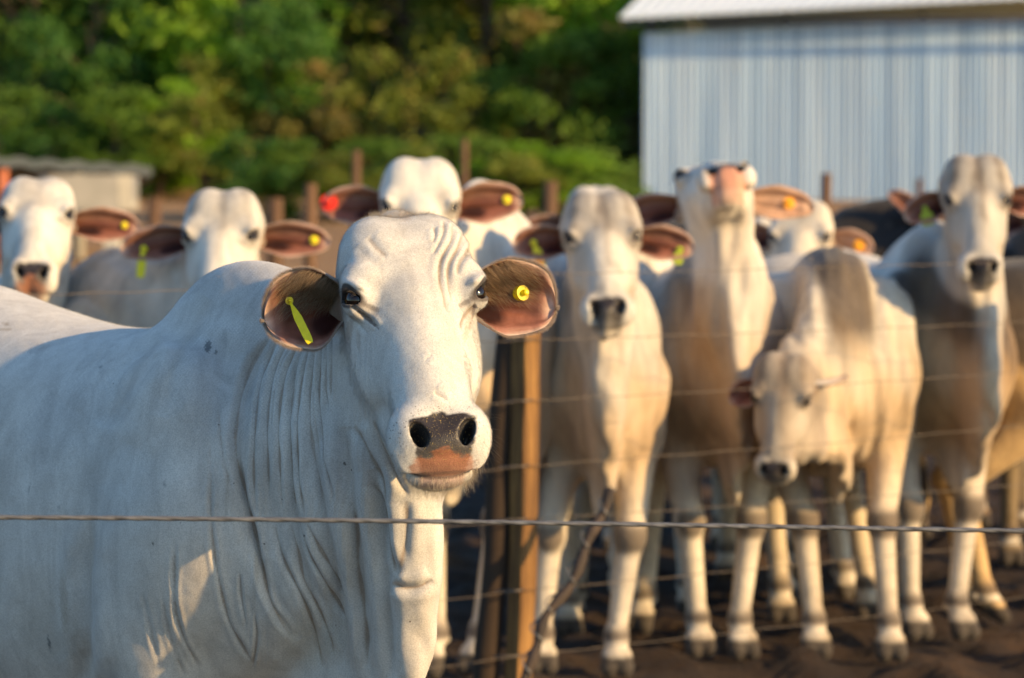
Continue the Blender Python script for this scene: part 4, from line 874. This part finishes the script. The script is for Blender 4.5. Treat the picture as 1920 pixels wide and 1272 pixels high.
# ------------------------------------------------------------------ the near cow
HERO_RES = globals().get('DEV_RES', .0055)
HF = np.array(frame_head(12.5, 43, -2.5))
hero_c = dict(label='large white cow nearest the lens looking at the camera, yellow tags in both ears', pos=(-.823, 6.571, 0), yaw=math.degrees(math.atan2(-.73, .68)), s=1.04, hs=1.02,
    head=(at(774, 582, 5.80), HF), hump=.045, hk=.05, hlen=.185, humpx=.445, croup=.022, sway=.017, ridge=.36, rlow=.05, belly=1.0, deep=.09, dewlap=1.0, dark=.0, stain_bounce_amt=.22, wide=1.07, neck=.97, dw_end=(.74, 0, .58), dw_mid=(.93, 0, .86), dw_in=(.56, 0, .74),
    ears={-1: dict(shape=dict(droop=2, back=4, L=.156, Wd=.076, open_=84, twist=6, rootw=.40, mid=.46, tip=2.3), tag=dict(c='y', at=(.55, .28), r=.0075, blade=(.090, .0145, (.44, -.45, -.80)))),
          1: dict(shape=dict(droop=0, back=0, L=.176, Wd=.073, open_=80, twist=0, rootw=.42, mid=.46, tip=2.4), tag=dict(c='y', at=(.50, .22), r=.0145, lean=3))})
def Z3(pts, ox, oy, k): return [(ox + x/k, oy + y/k) for x, y in pts]
g = lambda *p: Z3(p, 0, 460, 2.4)
g4 = lambda *p: Z3(p, 0, 850, 2.1333)
gf = lambda *p: Z3(p, 460, 360, 3.0)
FOLDS = [
 ([(700,880),(716,960),(722,1080),(730,1180),(735,1275)], 11, .012), ([(648,800),(652,900),(668,1000),(690,1120),(700,1275)], 13, .010), ([(592,760),(590,880),(612,1000),(640,1120),(655,1275)], 12, .009),
 ([(505,640),(462,720),(444,820),(452,930),(480,1040),(520,1130),(560,1200)], 12, .009), ([(560,640),(540,760),(545,900),(560,1020),(590,1120)], 9, .006), ([(168,980),(160,1080),(160,1180),(163,1275)], 13, .012), ([(300,640),(240,720),(190,800)], 26, .008), ([(390,560),(330,660),(300,780)], 24, .007),
 ([(762,940),(764,1000),(750,1080)], 8, .004),  # (line over the hide as the photograph shows it, half width px, depth m)
 (g((1250,370),(1130,520),(1085,650),(1060,780),(1050,900),(1075,1040),(1120,1200)) + g4((1030,400),(1060,550),(1100,640),(1170,730)), 4.5, .0050),
 (g((1255,400),(1190,560),(1160,700),(1150,860),(1140,1000),(1155,1200)), 4, .0045),
 (g((1300,420),(1240,560),(1210,700),(1200,850),(1205,1000),(1215,1150)), 3.6, .0042),
 (g((1340,430),(1290,560),(1260,700),(1255,850),(1260,1000),(1275,1180)), 3.6, .0045),
 (g((1370,440),(1330,560),(1300,700),(1300,900),(1310,1100),(1330,1200)), 3.2, .0040),
 (g((1400,420),(1370,560),(1345,700),(1345,900),(1360,1100),(1385,1220)), 3.4, .0045),
 (g((1430,400),(1405,560),(1390,720),(1395,900),(1420,1050),(1450,1200)), 3.2, .0040),
 (g((1455,370),(1440,540),(1430,700),(1445,850),(1480,1000),(1520,1150)), 3.4, .0045),
 (g((1475,350),(1470,500),(1465,640),(1480,760)), 2.8, .0035),
 (g((1495,330),(1492,480),(1487,600),(1490,700)), 2.8, .0035),
 (g((1385,430),(1352,560),(1322,700),(1322,860)), 2.2, .0022),
 (g((1320,430),(1265,560),(1235,700),(1228,850)), 2.2, .0022),
 (g((1415,640),(1412,760),(1420,900),(1440,1000)), 2.2, .0022),
 (g((985,700),(990,850),(1010,980),(1040,1090)), 3.2, .0026),
 (g((945,900),(950,1060),(945,1220)), 3.0, .0022),
 (g4((840,130),(845,290),(860,430),(885,560),(915,680),(960,760),(1020,850)), 4, .0040),
 (g4((950,30),(965,120),(1000,240),(1030,350),(1045,470),(1065,560),(1100,640),(1170,740)), 4.5, .0050),
 (g4((1100,290),(1130,420),(1185,520),(1230,620),(1265,720),(1290,860)), 4.5, .0050),
 (g4((1165,290),(1195,420),(1215,520),(1280,620),(1330,740),(1340,800)), 4, .0045),
 (g4((1195,270),(1235,380),(1290,480),(1340,590),(1380,680)), 4, .0050),
 (g4((1240,280),(1290,400),(1340,500),(1385,580)), 3.6, .0045),
 (g4((1400,200),(1420,330),(1425,450),(1445,560),(1460,700),(1470,860)), 6, .0070),
 (g4((1490,120),(1530,200),(1545,300),(1570,400),(1590,480)), 6, .0060),
 (g4((700,350),(695,500),(700,640),(740,760),(800,860)), 3.6, .0035),
 (g4((960,480),(965,580),(985,690)), 3.2, .0030), (g4((1020,640),(1030,740),(1010,860)), 3.2, .0030), (g4((570,560),(600,700),(640,860)), 3.6, .0025),
 (g4((650,560),(665,680),(700,800),(740,890)), 3.2, .0025),
 ([(738,1092),(757,1103),(772,1104),(790,1101),(812,1088)], 8, .007),
 ([(664,800),(682,826),(706,878),(721,904),(727,945)], 7, .0060),
 ([(700,790),(715,830),(745,895),(765,930)], 5, .0040),
 (gf((1115,160),(1120,220),(1080,310),(1055,350)), 4.5, 0.0028799999999999997),
 (gf((1165,180),(1165,270),(1110,350),(1090,420),(1095,520),(1120,600),(1140,680)), 5, 0.0037439999999999995),
 (gf((1225,230),(1200,310),(1150,390),(1135,450),(1145,540),(1160,620)), 5, 0.0036),
 (gf((1290,290),(1240,350),(1200,400),(1190,470)), 5, 0.0028799999999999997),
 (gf((1060,200),(1070,240),(1055,290)), 4, .0025),
 (gf((690,250),(740,320),(800,365)), 8, .0024), (gf((640,300),(700,380),(770,420)), 9, .0018),
 (gf((520,280),(500,400),(505,500)), 3.5, .0030), (gf((480,300),(465,400),(470,470)), 3.5, .0030), (gf((440,330),(425,420),(440,500)), 3.5, .0025),
 (gf((590,640),(660,690),(720,730),(745,765)), 3.6, .0040), (gf((575,690),(640,740),(690,800)), 4, .0018),
 (gf((1300,640),(1270,660),(1230,710),(1215,770)), 4.0, .0035), (gf((1330,660),(1290,690),(1270,720)), 3, .002),
 (gf((1060,1125),(1100,1145),(1135,1170)), 5, .0025), (gf((1010,950),(1050,915)), 4, .0012),
]
def dist_poly(X, Y, line):
    """distance to a smoothed line, signed side, and a fade towards its ends"""
    L_ = np.array(line, float); t = np.arange(len(L_)); tt = np.linspace(0, len(L_)-1, len(L_)*4)
    if len(L_) > 2:
        xs = np.interp(tt, t, L_[:, 0]); ys = np.interp(tt, t, L_[:, 1]); ker = np.array([.25, .5, .25])
        for _ in range(4):
            xs[1:-1] = np.convolve(xs, ker, 'valid'); ys[1:-1] = np.convolve(ys, ker, 'valid')
    else: xs = np.interp(tt, t, L_[:, 0]); ys = np.interp(tt, t, L_[:, 1])
    best = np.full(len(X), 1e9); side = np.zeros(len(X)); par = np.zeros(len(X)); n = len(xs)-1
    for i in range(n):
        ax, ay, bx, by = xs[i], ys[i], xs[i+1], ys[i+1]; dx, dy = bx-ax, by-ay; l2 = dx*dx+dy*dy+1e-9
        t_ = np.clip(((X-ax)*dx + (Y-ay)*dy)/l2, 0, 1); ex = X-ax-t_*dx; ey = Y-ay-t_*dy; d = np.hypot(ex, ey); m = d < best
        best = np.where(m, d, best); side = np.where(m, np.sign(ex*dy - ey*dx), side); par = np.where(m, (i+t_)/n, par)
    return best, side, np.minimum(1, np.minimum(par, 1-par)*7)**.7
def vnormals(Vv, F):
    fn = np.cross(Vv[F[:, 2]] - Vv[F[:, 0]], Vv[F[:, 3]] - Vv[F[:, 1]]); N = np.zeros_like(Vv)
    for i in range(4):
        for a in range(3): N[:, a] += np.bincount(F[:, i], fn[:, a], len(Vv))
    return N / (np.linalg.norm(N, axis=1, keepdims=True) + 1e-9)
def refine(pr, Vv, F, polys, box, proj_it=2):
    N = vnormals(Vv, F); X, Y, D = proj(Vv); cen = np.array(cam.location); face = ((Vv - cen)*N).sum(1) < .15*D
    ok = (X > box[0]) & (X < box[2]) & (Y > box[1]) & (Y < box[3]) & face & (D < 6.7)
    sel = ok[F].all(1); n0 = len(Vv)
    V2, F2, tri = subdivide_sel(Vv, F, sel)
    V2 = V2.astype(float)
    if proj_it: V2[n0:] = project(pr, V2[n0:], proj_it)
    return V2, F2, list(polys) + tri
def hero_folds(Vv, F, scale=1.0):
    N = vnormals(Vv, F); X, Y, D = proj(Vv); cen = np.array(cam.location); fc = -((Vv - cen)*N).sum(1)/D; face = smooth01((fc + .12)/.3)*(D < 6.75)
    disp = np.zeros(len(Vv)); dark_tone = np.zeros(len(Vv))
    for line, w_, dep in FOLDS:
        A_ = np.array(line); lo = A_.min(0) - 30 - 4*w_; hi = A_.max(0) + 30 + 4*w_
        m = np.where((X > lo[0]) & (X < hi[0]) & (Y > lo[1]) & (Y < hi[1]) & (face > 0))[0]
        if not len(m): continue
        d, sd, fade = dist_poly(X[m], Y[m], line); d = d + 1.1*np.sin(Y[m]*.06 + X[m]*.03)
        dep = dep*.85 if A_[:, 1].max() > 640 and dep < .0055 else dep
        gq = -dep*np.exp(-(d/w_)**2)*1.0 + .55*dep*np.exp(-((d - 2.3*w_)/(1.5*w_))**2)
        disp[m] += gq*fade*face[m]; dark_tone[m] = np.maximum(dark_tone[m], np.exp(-(d/(w_*.45))**2)*fade*min(1, dep/.004)*(.25 if w_ > 8 else 1))  # second term darkens the hide along the fold lines
    reg = smooth01((X-440)/50)*smooth01((730-X)/60)*smooth01((Y-610)/60)*face*smooth01((fbm(X, Y, .02, 2, 7.)+.9)/1.2)
    disp += reg*.00040*np.sin(X*.62 + 9*fbm(X, Y, .007, 3, 4.))
    disp += face*.0010*fbm(X, Y, .045, 3, 9.)
    return N*disp[:, None]*scale, dark_tone
WARP = [(840, 935, -12, 0, 45), (803, 1100, 12, 0, 50), (750, 1240, 24, 0, 80)]
def hero_warp(Vv, m):
    """nudges the loose skin of throat and dewlap into place"""
    X, Y, D = proj(Vv); dx = np.zeros(len(Vv)); dz = np.zeros(len(Vv))
    for px, py, a, b, r in WARP:
        w_ = np.exp(-((X-px)**2 + (Y-py)**2)/(r*r))*m*(D < 6.6); dx += w_*a*D/FPX; dz -= w_*b*D/FPX
    Vv = Vv.copy(); Vv[:, 0] += dx; Vv[:, 2] += dz; return Vv
def build_hero():
    pr, Vv, F = cow(hero_c, True); polys = []
    Vv = Vv.astype(float)
    if not globals().get('DEV_RES'):
        Vv, F, polys = refine(pr, Vv, F, polys, (330, 370, 935, 1290))
        if True: Vv, F, polys = refine(pr, Vv, F, polys, (440, 372, 925, 1240))
    Vv = project(pr, Vv, 3).astype(float); Vh = relax(Vv, F, polys, 4); Vb = relax(Vh, F, polys, 30); hO, hA = hero_c['head']
    hq = (Vv - hO) @ hA.T; m = smooth01((np.sqrt((hq[:, 0]/.17)**2 + ((hq[:, 1]+.02)/.16)**2 + ((hq[:, 2]+.07)/.34)**2) - .95)/.1)[:, None]; Vv = Vh*(1-m) + Vb*m; Vv = hero_warp(Vv, m[:, 0])
    def post(Vv, F, polys, col):
        dv, dark_tone = hero_folds(Vv, F); Vv = Vv + dv
        col[:, :3] *= (1 - .52*dark_tone[:, None]*V(.8, 1, 1.15))
        X, Y, D = proj(Vv)
        for (px, py, rx, ry, an, st, cc) in MARKS:
            ca, sa = math.cos(R(an)), math.sin(R(an)); dx, dy = X-px, Y-py; r = np.hypot((dx*ca+dy*sa)/rx, (-dx*sa+dy*ca)/ry)
            r = r + (.35*np.sin(X*.9+px)*np.cos(Y*.8)*(r < 2) if min(rx, ry) > 5 or max(rx, ry) < 15 else .12*np.sin(X*.5+Y*.4)); m = smooth01((1.15-r)/.5)*st*(D < 7); col[:, :3] = col[:, :3]*(1-m[:, None]) + np.array(cc)*m[:, None]
        return Vv, col
    keep = {}
    def post2(Vv, F, polys, col):
        Vv, col = post(Vv, F, polys, col); keep['V'] = Vv; keep['c'] = col; return Vv, col
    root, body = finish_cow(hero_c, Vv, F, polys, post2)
    hero_hair(keep['V'], F, keep['c'], root)
    return root, body
def hero_hair(Vv, F, col, root):
    rng = np.random.default_rng(5); hO, hA = hero_c['head']; N = vnormals(Vv, F); X, Y, D = proj(Vv)
    fc = Vv[F].mean(1); fn = N[F].mean(1); fn /= np.linalg.norm(fn, axis=1, keepdims=True)+1e-9; ar = np.linalg.norm(np.cross(Vv[F[:, 2]]-Vv[F[:, 0]], Vv[F[:, 3]]-Vv[F[:, 1]]), axis=1)
    vw = fc - np.array(cam.location); vw /= np.linalg.norm(vw, axis=1, keepdims=True); nv = -(vw*fn).sum(1)
    h = (fc - hO) @ hA.T/hero_c['hs']; inh = (np.abs(h[:, 2]+.06) < .30) & (np.hypot(h[:, 0], h[:, 1]) < .16); sk = col[F].mean(1)
    fx = X[F[:, 0]]; fy = Y[F[:, 0]]; inframe = (fx > -20) & (fx < 960) & (fy > 350) & (fy < 1290) & (nv > -.25)
    white = sk[:, :3].min(1) > .30
    def grow(name, wgt, n, ln, rad, lift, dirn, colr, curl=.25, grav=0, label=None):
        p = wgt*ar; p = p/p.sum(); ii = rng.choice(len(F), n, p=p); c = Vv[F[ii]]; u_, v_ = rng.random((2, n, 1)); P = (c[:, 0]*(1-u_)+c[:, 1]*u_)*(1-v_) + (c[:, 3]*(1-u_)+c[:, 2]*u_)*v_
        nn = fn[ii]; d = np.broadcast_to(dirn, nn.shape) if np.ndim(dirn) == 1 else dirn[ii]; t_ = d - nn*(d*nn).sum(1, keepdims=True); t_ /= np.linalg.norm(t_, axis=1, keepdims=True)+1e-9
        dd = t_*math.cos(lift) + nn*math.sin(lift) + rng.normal(size=nn.shape)*.12
        cc = np.array(colr)[None]*rng.uniform(.8, 1.05, (n, 1)) if colr is not None else np.clip(sk[ii, :3]*rng.uniform(.92, 1.12, (n, 1)), 0, .9)
        return strands(name, P - nn*.0004, dd, ln*rng.uniform(.6, 1.2, n), rad, HAIR, root, 3, curl, grav, cc)
    face = (inh & inframe & white).astype(float)*(1 + 5*(nv < .35)); grow('face_hair', face, 42000, .0065, .00011, R(24), -hA[2]*.9 - hA[1]*.1, None)
    rimm = ((nv < .42) & inframe & white & ~inh).astype(float); grow('coat_hair', rimm, 22000, .0060, .00012, R(28), V(-.2, 0, -1.), None)
    pol = (inh & (h[:, 2] > .165) & (h[:, 1] > -.05) & (np.abs(h[:, 0]) < .06)).astype(float); grow('poll_hair', pol, 2600, .015, .00014, R(40), V(.3, -.4, .4), (.78, .68, .56), .5)
    chin = (inh & (h[:, 2] < -.28) & (h[:, 1] < -.040) & (np.abs(h[:, 0]) < .075)).astype(float); grow('chin_whiskers', chin, 1100, .021, .00022, R(45), V(0, -.3, -1.), (.72, .62, .48), .5, .3)
    chin2 = (inh & (h[:, 2] < -.25) & (h[:, 1] < .03) & (np.abs(h[:, 0]) > .055) & white).astype(float); grow('lip_whiskers', chin2*(h[:, 0] > 0), 70, .034, .00013, R(60), V(0, -.3, -.6), (.25, .2, .16), .4, .2)
    for sx in (-1, 1):        # lashes along the upper lid
        eo, ea, eb = eye_axes(hA, sx); E_ = hO + hero_c['hs']*(sx*.1045*hA[0] + .0365*hA[1] - .003*hA[2]); n = 70; t = rng.uniform(-1.15, 1.0, n)
        P = np.array([E_ + hero_c['hs']*(eo*.024*math.cos(x*.75) + ea*.0215*math.sin(x*1.1) + eb*.0135*math.cos(x*1.1)) for x in t]); dd = eo[None]*.9 + eb[None]*.15 - V(0, 0, .25) + rng.normal(size=(n, 3))*.14 + ea[None]*t[:, None]*.3
        strands('eyelashes', P, dd, rng.uniform(.012, .020, n), .00022, HAIR, root, 4, .35, .3, np.tile(V(.05, .04, .035) if sx > 0 else V(.12, .10, .09), (n, 1)), seed=8+sx)
    for sx, i in hero_c['earinfo'].items():       # fringe of the ears and the tufts inside them
        nu, nv_ = i['nu'], i['nv']; n = nu*nv_; Vo = i['V'][:n].reshape(nu, nv_, 3); Vi = i['V'][n:].reshape(nu, nv_, 3); fr, d, up = i['fr'], i['d'], i['up']
        m = 8000; which = rng.random(m); P = []; dd = []
        for w_ in which:
            if w_ < .42: a = rng.uniform(.1, .999)*(nu-1); j = 0; o = -up
            elif w_ < .84: a = rng.uniform(.1, .999)*(nu-1); j = nv_-1; o = up
            else: a = nu-1.001; j = int(rng.integers(0, nv_)); o = d
            k = int(a); f_ = a-k; p = Vi[k, j]*(1-f_) + Vi[k+1, j]*f_; P.append(p); dd.append(o*.8 + d*.7 + fr*.25 + rng.normal(size=3)*.25)
        strands('ear_fringe', np.array(P), np.array(dd), rng.uniform(.005, .0105, m), .00014, HAIR, root, 3, .3, 0, np.tile(V(.62, .50, .42), (m, 1))*rng.uniform(.75, 1.2, (m, 1)), seed=20+sx)
        m = 4200; P = []; dd = []; cc = []
        for _ in range(m):
            u_ = rng.beta(1.3, 2.4)*.75; v_ = rng.uniform(.05, .98); a = min(nu-2, int(u_*(nu-1)*.9)); j = min(nv_-1, int((v_*.5+.5)*(nv_-1))); P.append(Vi[a, j] + rng.normal(size=3)*.002)
            dd.append(d*.75 - up*.55 + fr*.45 + rng.normal(size=3)*.16); cc.append(V(.56, .40, .25)*rng.uniform(.35, 1.35))
        strands('ear_tuft', np.array(P), np.array(dd), rng.uniform(.014, .036, m), .00024, HAIR, root, 4, .35, .15, np.array(cc), seed=30+sx)
def hair_mat():
    m, t, b, o = new_mat('hair'); a = t.nodes.new('ShaderNodeAttribute'); a.attribute_name = 'Col'; v = objco(t); n = noise_n(t, 80, 2, .5, v)
    c = mixc(t, a.outputs[0], ramp(t, n.outputs[0], [(.3, (.85, .85, .85)), (.7, (1.1, 1.1, 1.1))]).outputs[0], 1., 'MULTIPLY'); t.links.new(c, b.inputs['Base Color']); b.inputs['Roughness'].default_value = .5
    tr = t.nodes.new('ShaderNodeBsdfTranslucent'); t.links.new(c, tr.inputs[0]); ms = t.nodes.new('ShaderNodeMixShader'); ms.inputs[0].default_value = .35
    t.links.new(b.outputs[0], ms.inputs[1]); t.links.new(tr.outputs[0], ms.inputs[2]); t.links.new(ms.outputs[0], o.inputs[0]); return m
HAIR = hair_mat()
DK = (.10, .11, .12); BR = (.36, .29, .21)
MARKS = [(420, 715, 95, 120, 15, .34, (.36, .38, .41)), (430, 545, 90, 50, 20, .30, (.38, .36, .35)), (130, 790, 110, 60, -35, .26, (.36, .38, .41)), (70, 655, 26, 7, -12, .30, (.30, .29, .29)), (215, 900, 60, 90, 10, .16, (.40, .40, .40)), (620, 860, 40, 120, -8, .22, (.40, .38, .38)), (90, 1190, 70, 60, 0, .25, (.40, .35, .28)), (688, 598, 30, 3.5, 40, .75, (.08, .05, .04)), (655, 620, 7, 26, 8, .35, (.45, .30, .20)), (672, 640, 4, 22, -4, .30, (.40, .28, .2)), (888, 582, 3.5, 16, 10, .6, (.15, .09, .07)), (876, 615, 6, 30, 12, .35, (.55, .38, .24)), (636, 590, 8, 22, 0, .35, (.35, .24, .18)), (390, 650, 7, 12, 10, .8, DK), (405, 661, 3, 5, 0, .7, DK), (92, 1205, 3, 14, -12, .8, DK), (55, 915, 1.6, 16, 12, .5, DK), (287, 1020, 3, 3.5, 0, .9, (.04, .03, .03)),
  (309, 907, 2.2, 4, -10, .7, DK), (188, 688, 5, 1.8, -30, .5, DK), (12, 608, 9, 3, 10, .7, BR), (8, 618, 16, 3, 0, .5, BR), (110, 952, 2, 5, 0, .6, DK),
  (60, 1120, 50, 70, 0, .20, (.45, .36, .25)), (120, 1130, 8, 60, -3, .35, (.42, .33, .22)), (480, 1075, 6, 70, 4, .3, BR), (425, 930, 4, 60, 3, .25, BR), (760, 405, 14, 12, 0, .35, (.52, .38, .25)),
  (640, 870, 60, 90, -10, .16, (.42, .36, .32)), (690, 960, 18, 50, -8, .25, (.40, .33, .27)), (585, 1200, 60, 60, 0, .28, (.48, .38, .25)), (330, 780, 60, 90, 20, .16, (.45, .42, .40)), (100, 740, 60, 60, -30, .16, (.48, .45, .43)),
  (240, 830, 40, 28, 0, .14, (.45, .42, .40)), (470, 560, 60, 40, 20, .22, (.50, .43, .38)), (430, 520, 60, 34, 0, .18, (.52, .45, .40)), (646, 870, 3, 4, 0, .8, (.05, .04, .04)), (570, 1005, 2, 2.4, 0, .8, (.05, .04, .04))]
_r = random.Random(4)
for _i in range(70):
    _a = _r.random(); MARKS.append((_r.uniform(728, 764) if _a < .4 else (_r.uniform(889, 908) if _a < .6 else _r.uniform(760, 885)), _r.uniform(790, 872) if _a < .6 else _r.uniform(762, 784), 1.1, 1.2, 0, .75, (.10, .08, .07)))
build_hero()
def build_herd():
    for c in HERD:
        pr, Vv, F = cow(c); Vv = Vv.astype(float)
        a = R(c['yaw']); f = V(math.cos(a), math.sin(a), 0); l = V(-math.sin(a), math.cos(a), 0); q = (Vv - V(*c['pos']))/c['s']; X_, Y_, Z_ = q @ f, q @ l, q[:, 2]
        hO, hA = c['head']; hd = np.linalg.norm((Vv - hO) @ hA.T*V(1, 1, .75), axis=1); nk = smooth01((X_-.30)/.15)*smooth01((Z_-.62)/.15)*smooth01((hd-.17)/.08); sd = c.get('seed', 0)
        dsp = nk*(.006*np.sin(Y_*62 + 2.2*np.sin(Z_*5 + sd) + sd) + .003*np.sin(Y_*110 + 3*np.sin(Z_*7 + 2*sd))) + (1-nk)*smooth01((Z_-.7)/.2)*smooth01((hd-.2)/.1)*.006*fbm(X_ + sd, Z_*.6 + Y_, 6, 3, 3.)
        Vv = Vv + vnormals(Vv, F)*dsp[:, None]*c['s']; root, body = finish_cow(c, Vv.astype(float), F, (), None, None, HIDE_FAR, EARM)
# ------------------------------------------------------------------ fences
def build_fence():
    wood, t, b, o = new_mat('old_fence_timber'); v = objco(t); mp = t.nodes.new('ShaderNodeMapping'); mp.inputs['Scale'].default_value = (1, 1, .08); t.links.new(v, mp.inputs[0])
    n = noise_n(t, 28, 6, .6, mp.outputs[0], .6); n2 = noise_n(t, 3, 3, .6, v)
    r = ramp(t, n.outputs[0], [(.3, (.085, .038, .012)), (.55, (.27, .135, .036)), (.75, (.40, .22, .065))]); c = mixc(t, r.outputs[0], ramp(t, n2.outputs[0], [(.35, (.6, .55, .5)), (.65, (1, 1, 1))]).outputs[0], .9, 'MULTIPLY')
    t.links.new(c, b.inputs['Base Color']); b.inputs['Roughness'].default_value = .85; t.links.new(bump(t, n.outputs[0], .7, .01), b.inputs['Normal'])
    wire = simple_mat('galvanised_wire', [(.3, (.09, .075, .065)), (.7, (.19, .155, .125))], 60, .5, .6, 0)
    steel = simple_mat('weathered_strand', [(.3, (.12, .115, .115)), (.7, (.24, .23, .22))], 40, .5, .4, .3, .002)
    # squared timber post, seen on its edge; leans a little
    def post(bottom, top, wd, ya, label):
        bot = np.array(bottom); tp = np.array(top); a = R(ya); ex = V(math.cos(a), math.sin(a), 0); ey = V(-math.sin(a), math.cos(a), 0); n = 26; vs = []; prof = []
        for sx, sy in ((-1, -1), (1, -1), (1, 1), (-1, 1)):
            for k in (-1, 1):
                prof.append((sx*(1 - .14*(k*sx*sy > 0)), sy*(1 - .14*(k*sx*sy < 0))))
        for i in range(n):
            u_ = i/(n-1); c_ = bot + (tp-bot)*u_ + V(.012*math.sin(u_*5), 0, 0)
            for j, (px, py) in enumerate(prof):
                w_ = wd*(1 + .05*math.sin(u_*9 + j) + .03*math.sin(u_*31+j*2)); vs.append(c_ + ex*px*w_ + ey*py*w_*.8)
        fs = [(i*8+j, i*8+(j+1) % 8, (i+1)*8+(j+1) % 8, (i+1)*8+j) for i in range(n-1) for j in range(8)] + [tuple(range(8))[::-1], tuple((n-1)*8+j for j in range(8))]
        root = empty('fence_post', (bot[0], bot[1], 0), label, 'fence post', 'timber posts of the wire fence')
        mb = MB(); mb.add(vs, fs); mb.build('timber', wood, root, False); return root, ex, ey
    D0 = 10.; b0 = at(965, 1272, D0); t0 = at(998, 560, D0); d = (b0-t0)/(t0[2]-b0[2]); bot = b0 + d*(b0[2]+.3); top = t0 - d*.12
    r0, ex, ey = post(bot, top, .037, 50, 'squared timber fence post, golden on one face, right of the nearest cow')
    dm = simple_mat('shaded_timber', [(.3, (.018, .010, .006)), (.7, (.05, .028, .014))], 9, .9, stretch=(1, 1, .1))  # near-black base colour carries the shade on this post
    b1 = at(914, 1272, 10.03); t1 = at(955, 600, 10.03); d1 = (b1-t1)/(t1[2]-b1[2]); bo = b1 + d1*(b1[2]+.3); to = t1 - d1*.16; r1 = empty('fence_post', (bo[0], bo[1], 0), 'dark round post, shade put into its colour, standing tight against the golden squared post', 'fence post', 'timber posts of the wire fence')
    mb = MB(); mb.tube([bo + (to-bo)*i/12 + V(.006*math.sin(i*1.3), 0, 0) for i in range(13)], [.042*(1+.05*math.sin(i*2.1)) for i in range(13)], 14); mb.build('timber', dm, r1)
    # the fence line through it, seven wires
    def fp(px, k):
        D = 10. + (px-980)/940*1.05; y = {0: (512, 483), 1: (633, 597), 2: (745, 690), 3: (865, 790), 4: (965, 900), 5: (1095, 1005), 6: (1215, 1110)}[k]
        yy = y[0] + (px-1060)/860*(y[1]-y[0]); return at(px, yy, D)
    names = ['topmost', 'second', 'third', 'fourth', 'fifth', 'sixth', 'lowest']
    p0 = fp(980, 0); st = MB()
    for px, lab in ((-420, 'timber fence post beyond the left edge'), (2330, 'timber fence post beyond the right edge')):
        q = fp(px, 0); post(V(q[0], q[1], -.3), V(q[0], q[1], q[2]+.12), .052, 42, lab)
    for k in range(7):
        mb = MB(); off = V(.035, -.052, 0) if True else 0
        for a_, b_ in ((-420, 980), (980, 2330)):
            A_, B_ = fp(a_, k), fp(b_, k); A_ = A_ + V(0, -.058, 0); B_ = B_ + V(0, -.058, 0); n = 40
            pts = [A_ + (B_-A_)*i/n - V(0, 0, .012*math.sin(math.pi*i/n)) + V(0, 0, .002*math.sin(i*1.7+k)) for i in range(n+1)]
            mb.tube(pts, .0012, 6)
        o = mb.build('fence_wire', wire); tag(o, f'{names[k]} wire of the fence in front of the herd', 'wire', 'wires of the far fence')
    for k in range(7):
        q = fp(980, k) + V(0, -.060, 0); dx = d*(p0[2]-q[2]); mb = MB(); q = q + V(dx[0]*.9, 0, 0)
        mb.tube([q + V(-.045, .02, -.004), q + V(-.035, -.010, 0), q + V(.0, -.012, .002), q + V(.03, -.006, 0), q + V(.045, .02, .004)], .0028, 6); mb.build('staple', wire, r0)
    # crooked brace with a twist of wire
    mb = MB(); A_ = at(1138, 918, 9.9); B_ = at(965, 1330, 9.6); n = 22; pts = []
    for i in range(n+1):
        u_ = i/n; pts.append(A_ + (B_-A_)*u_ + V(.018*math.sin(u_*6.5+.4) + .008*math.sin(u_*19), 0, .01*math.sin(u_*11)))
    root = empty('brace', (B_[0], B_[1], 0), 'dark crooked stick leaning beside the timber post, wire twisted round it', 'brace')
    dark = simple_mat('dark_stick', [(.3, (.02, .014, .011)), (.7, (.07, .045, .032))], 18, .8, stretch=(1, 1, .3)); mb.tube(pts, [.016 + .004*math.sin(i*1.9) for i in range(n+1)], 9); 
    g_ = B_ + (B_-A_)*((B_[2])/(A_[2]-B_[2])) ; mb.tube([B_, g_ - V(0, 0, .05)], [.016, .015], 9); mb.build('stick', dark, root)
    mb = MB(); pts2 = []
    for i in range(161):
        u_ = i/160; p = A_ + (B_-A_)*u_ + V(.018*math.sin(u_*6.5+.4) + .008*math.sin(u_*19), 0, .01*math.sin(u_*11)); a = u_*2*math.pi*7; pts2.append(p + V(math.cos(a)*.022, math.sin(a)*.022, 0) + V(-.012*math.sin(u_*math.pi), 0, 0))
    mb.tube(pts2, .0030, 6); mb.build('twisted_wire', steel, root)
    # near strand between lens and cow
    pts = [at(x, y, 4.95) for x, y in ((-5200, 1035), (-2400, 990), (-600, 971), (0, 969.5), (480, 974), (960, 980), (1440, 988), (1920, 996), (2600, 1006), (5200, 1046))]
    xs = np.array([p[0] for p in pts]); ys = np.array([p[1] for p in pts]); zs = np.array([p[2] for p in pts]); n = 2200; X = np.linspace(xs[0], xs[-1], n); Y = np.interp(X, xs, ys); Z = np.interp(X, xs, zs)
    Z = np.convolve(np.pad(Z, 60, 'edge'), np.ones(121)/121, 'valid'); mb = MB()
    for ph in (0, math.pi):
        a = X*2*math.pi/.085 + ph; P = np.stack([X, Y + .0008*np.cos(a), Z + .0008*np.sin(a)], 1); mb.tube(list(P), .0032, 8)
    o = mb.build('fence_wire', steel); tag(o, 'thick twisted wire strand crossing in front of the nearest cow', 'wire')
    for px, p, lab in ((0, pts[0], 'timber post ending the near strand beyond the left edge'), (1, pts[-1], 'timber post ending the near strand beyond the right edge')):
        post(V(p[0], p[1]+.06, -.3), V(p[0], p[1]+.06, p[2]+.10), .055, 20, lab)
build_herd(); build_fence()
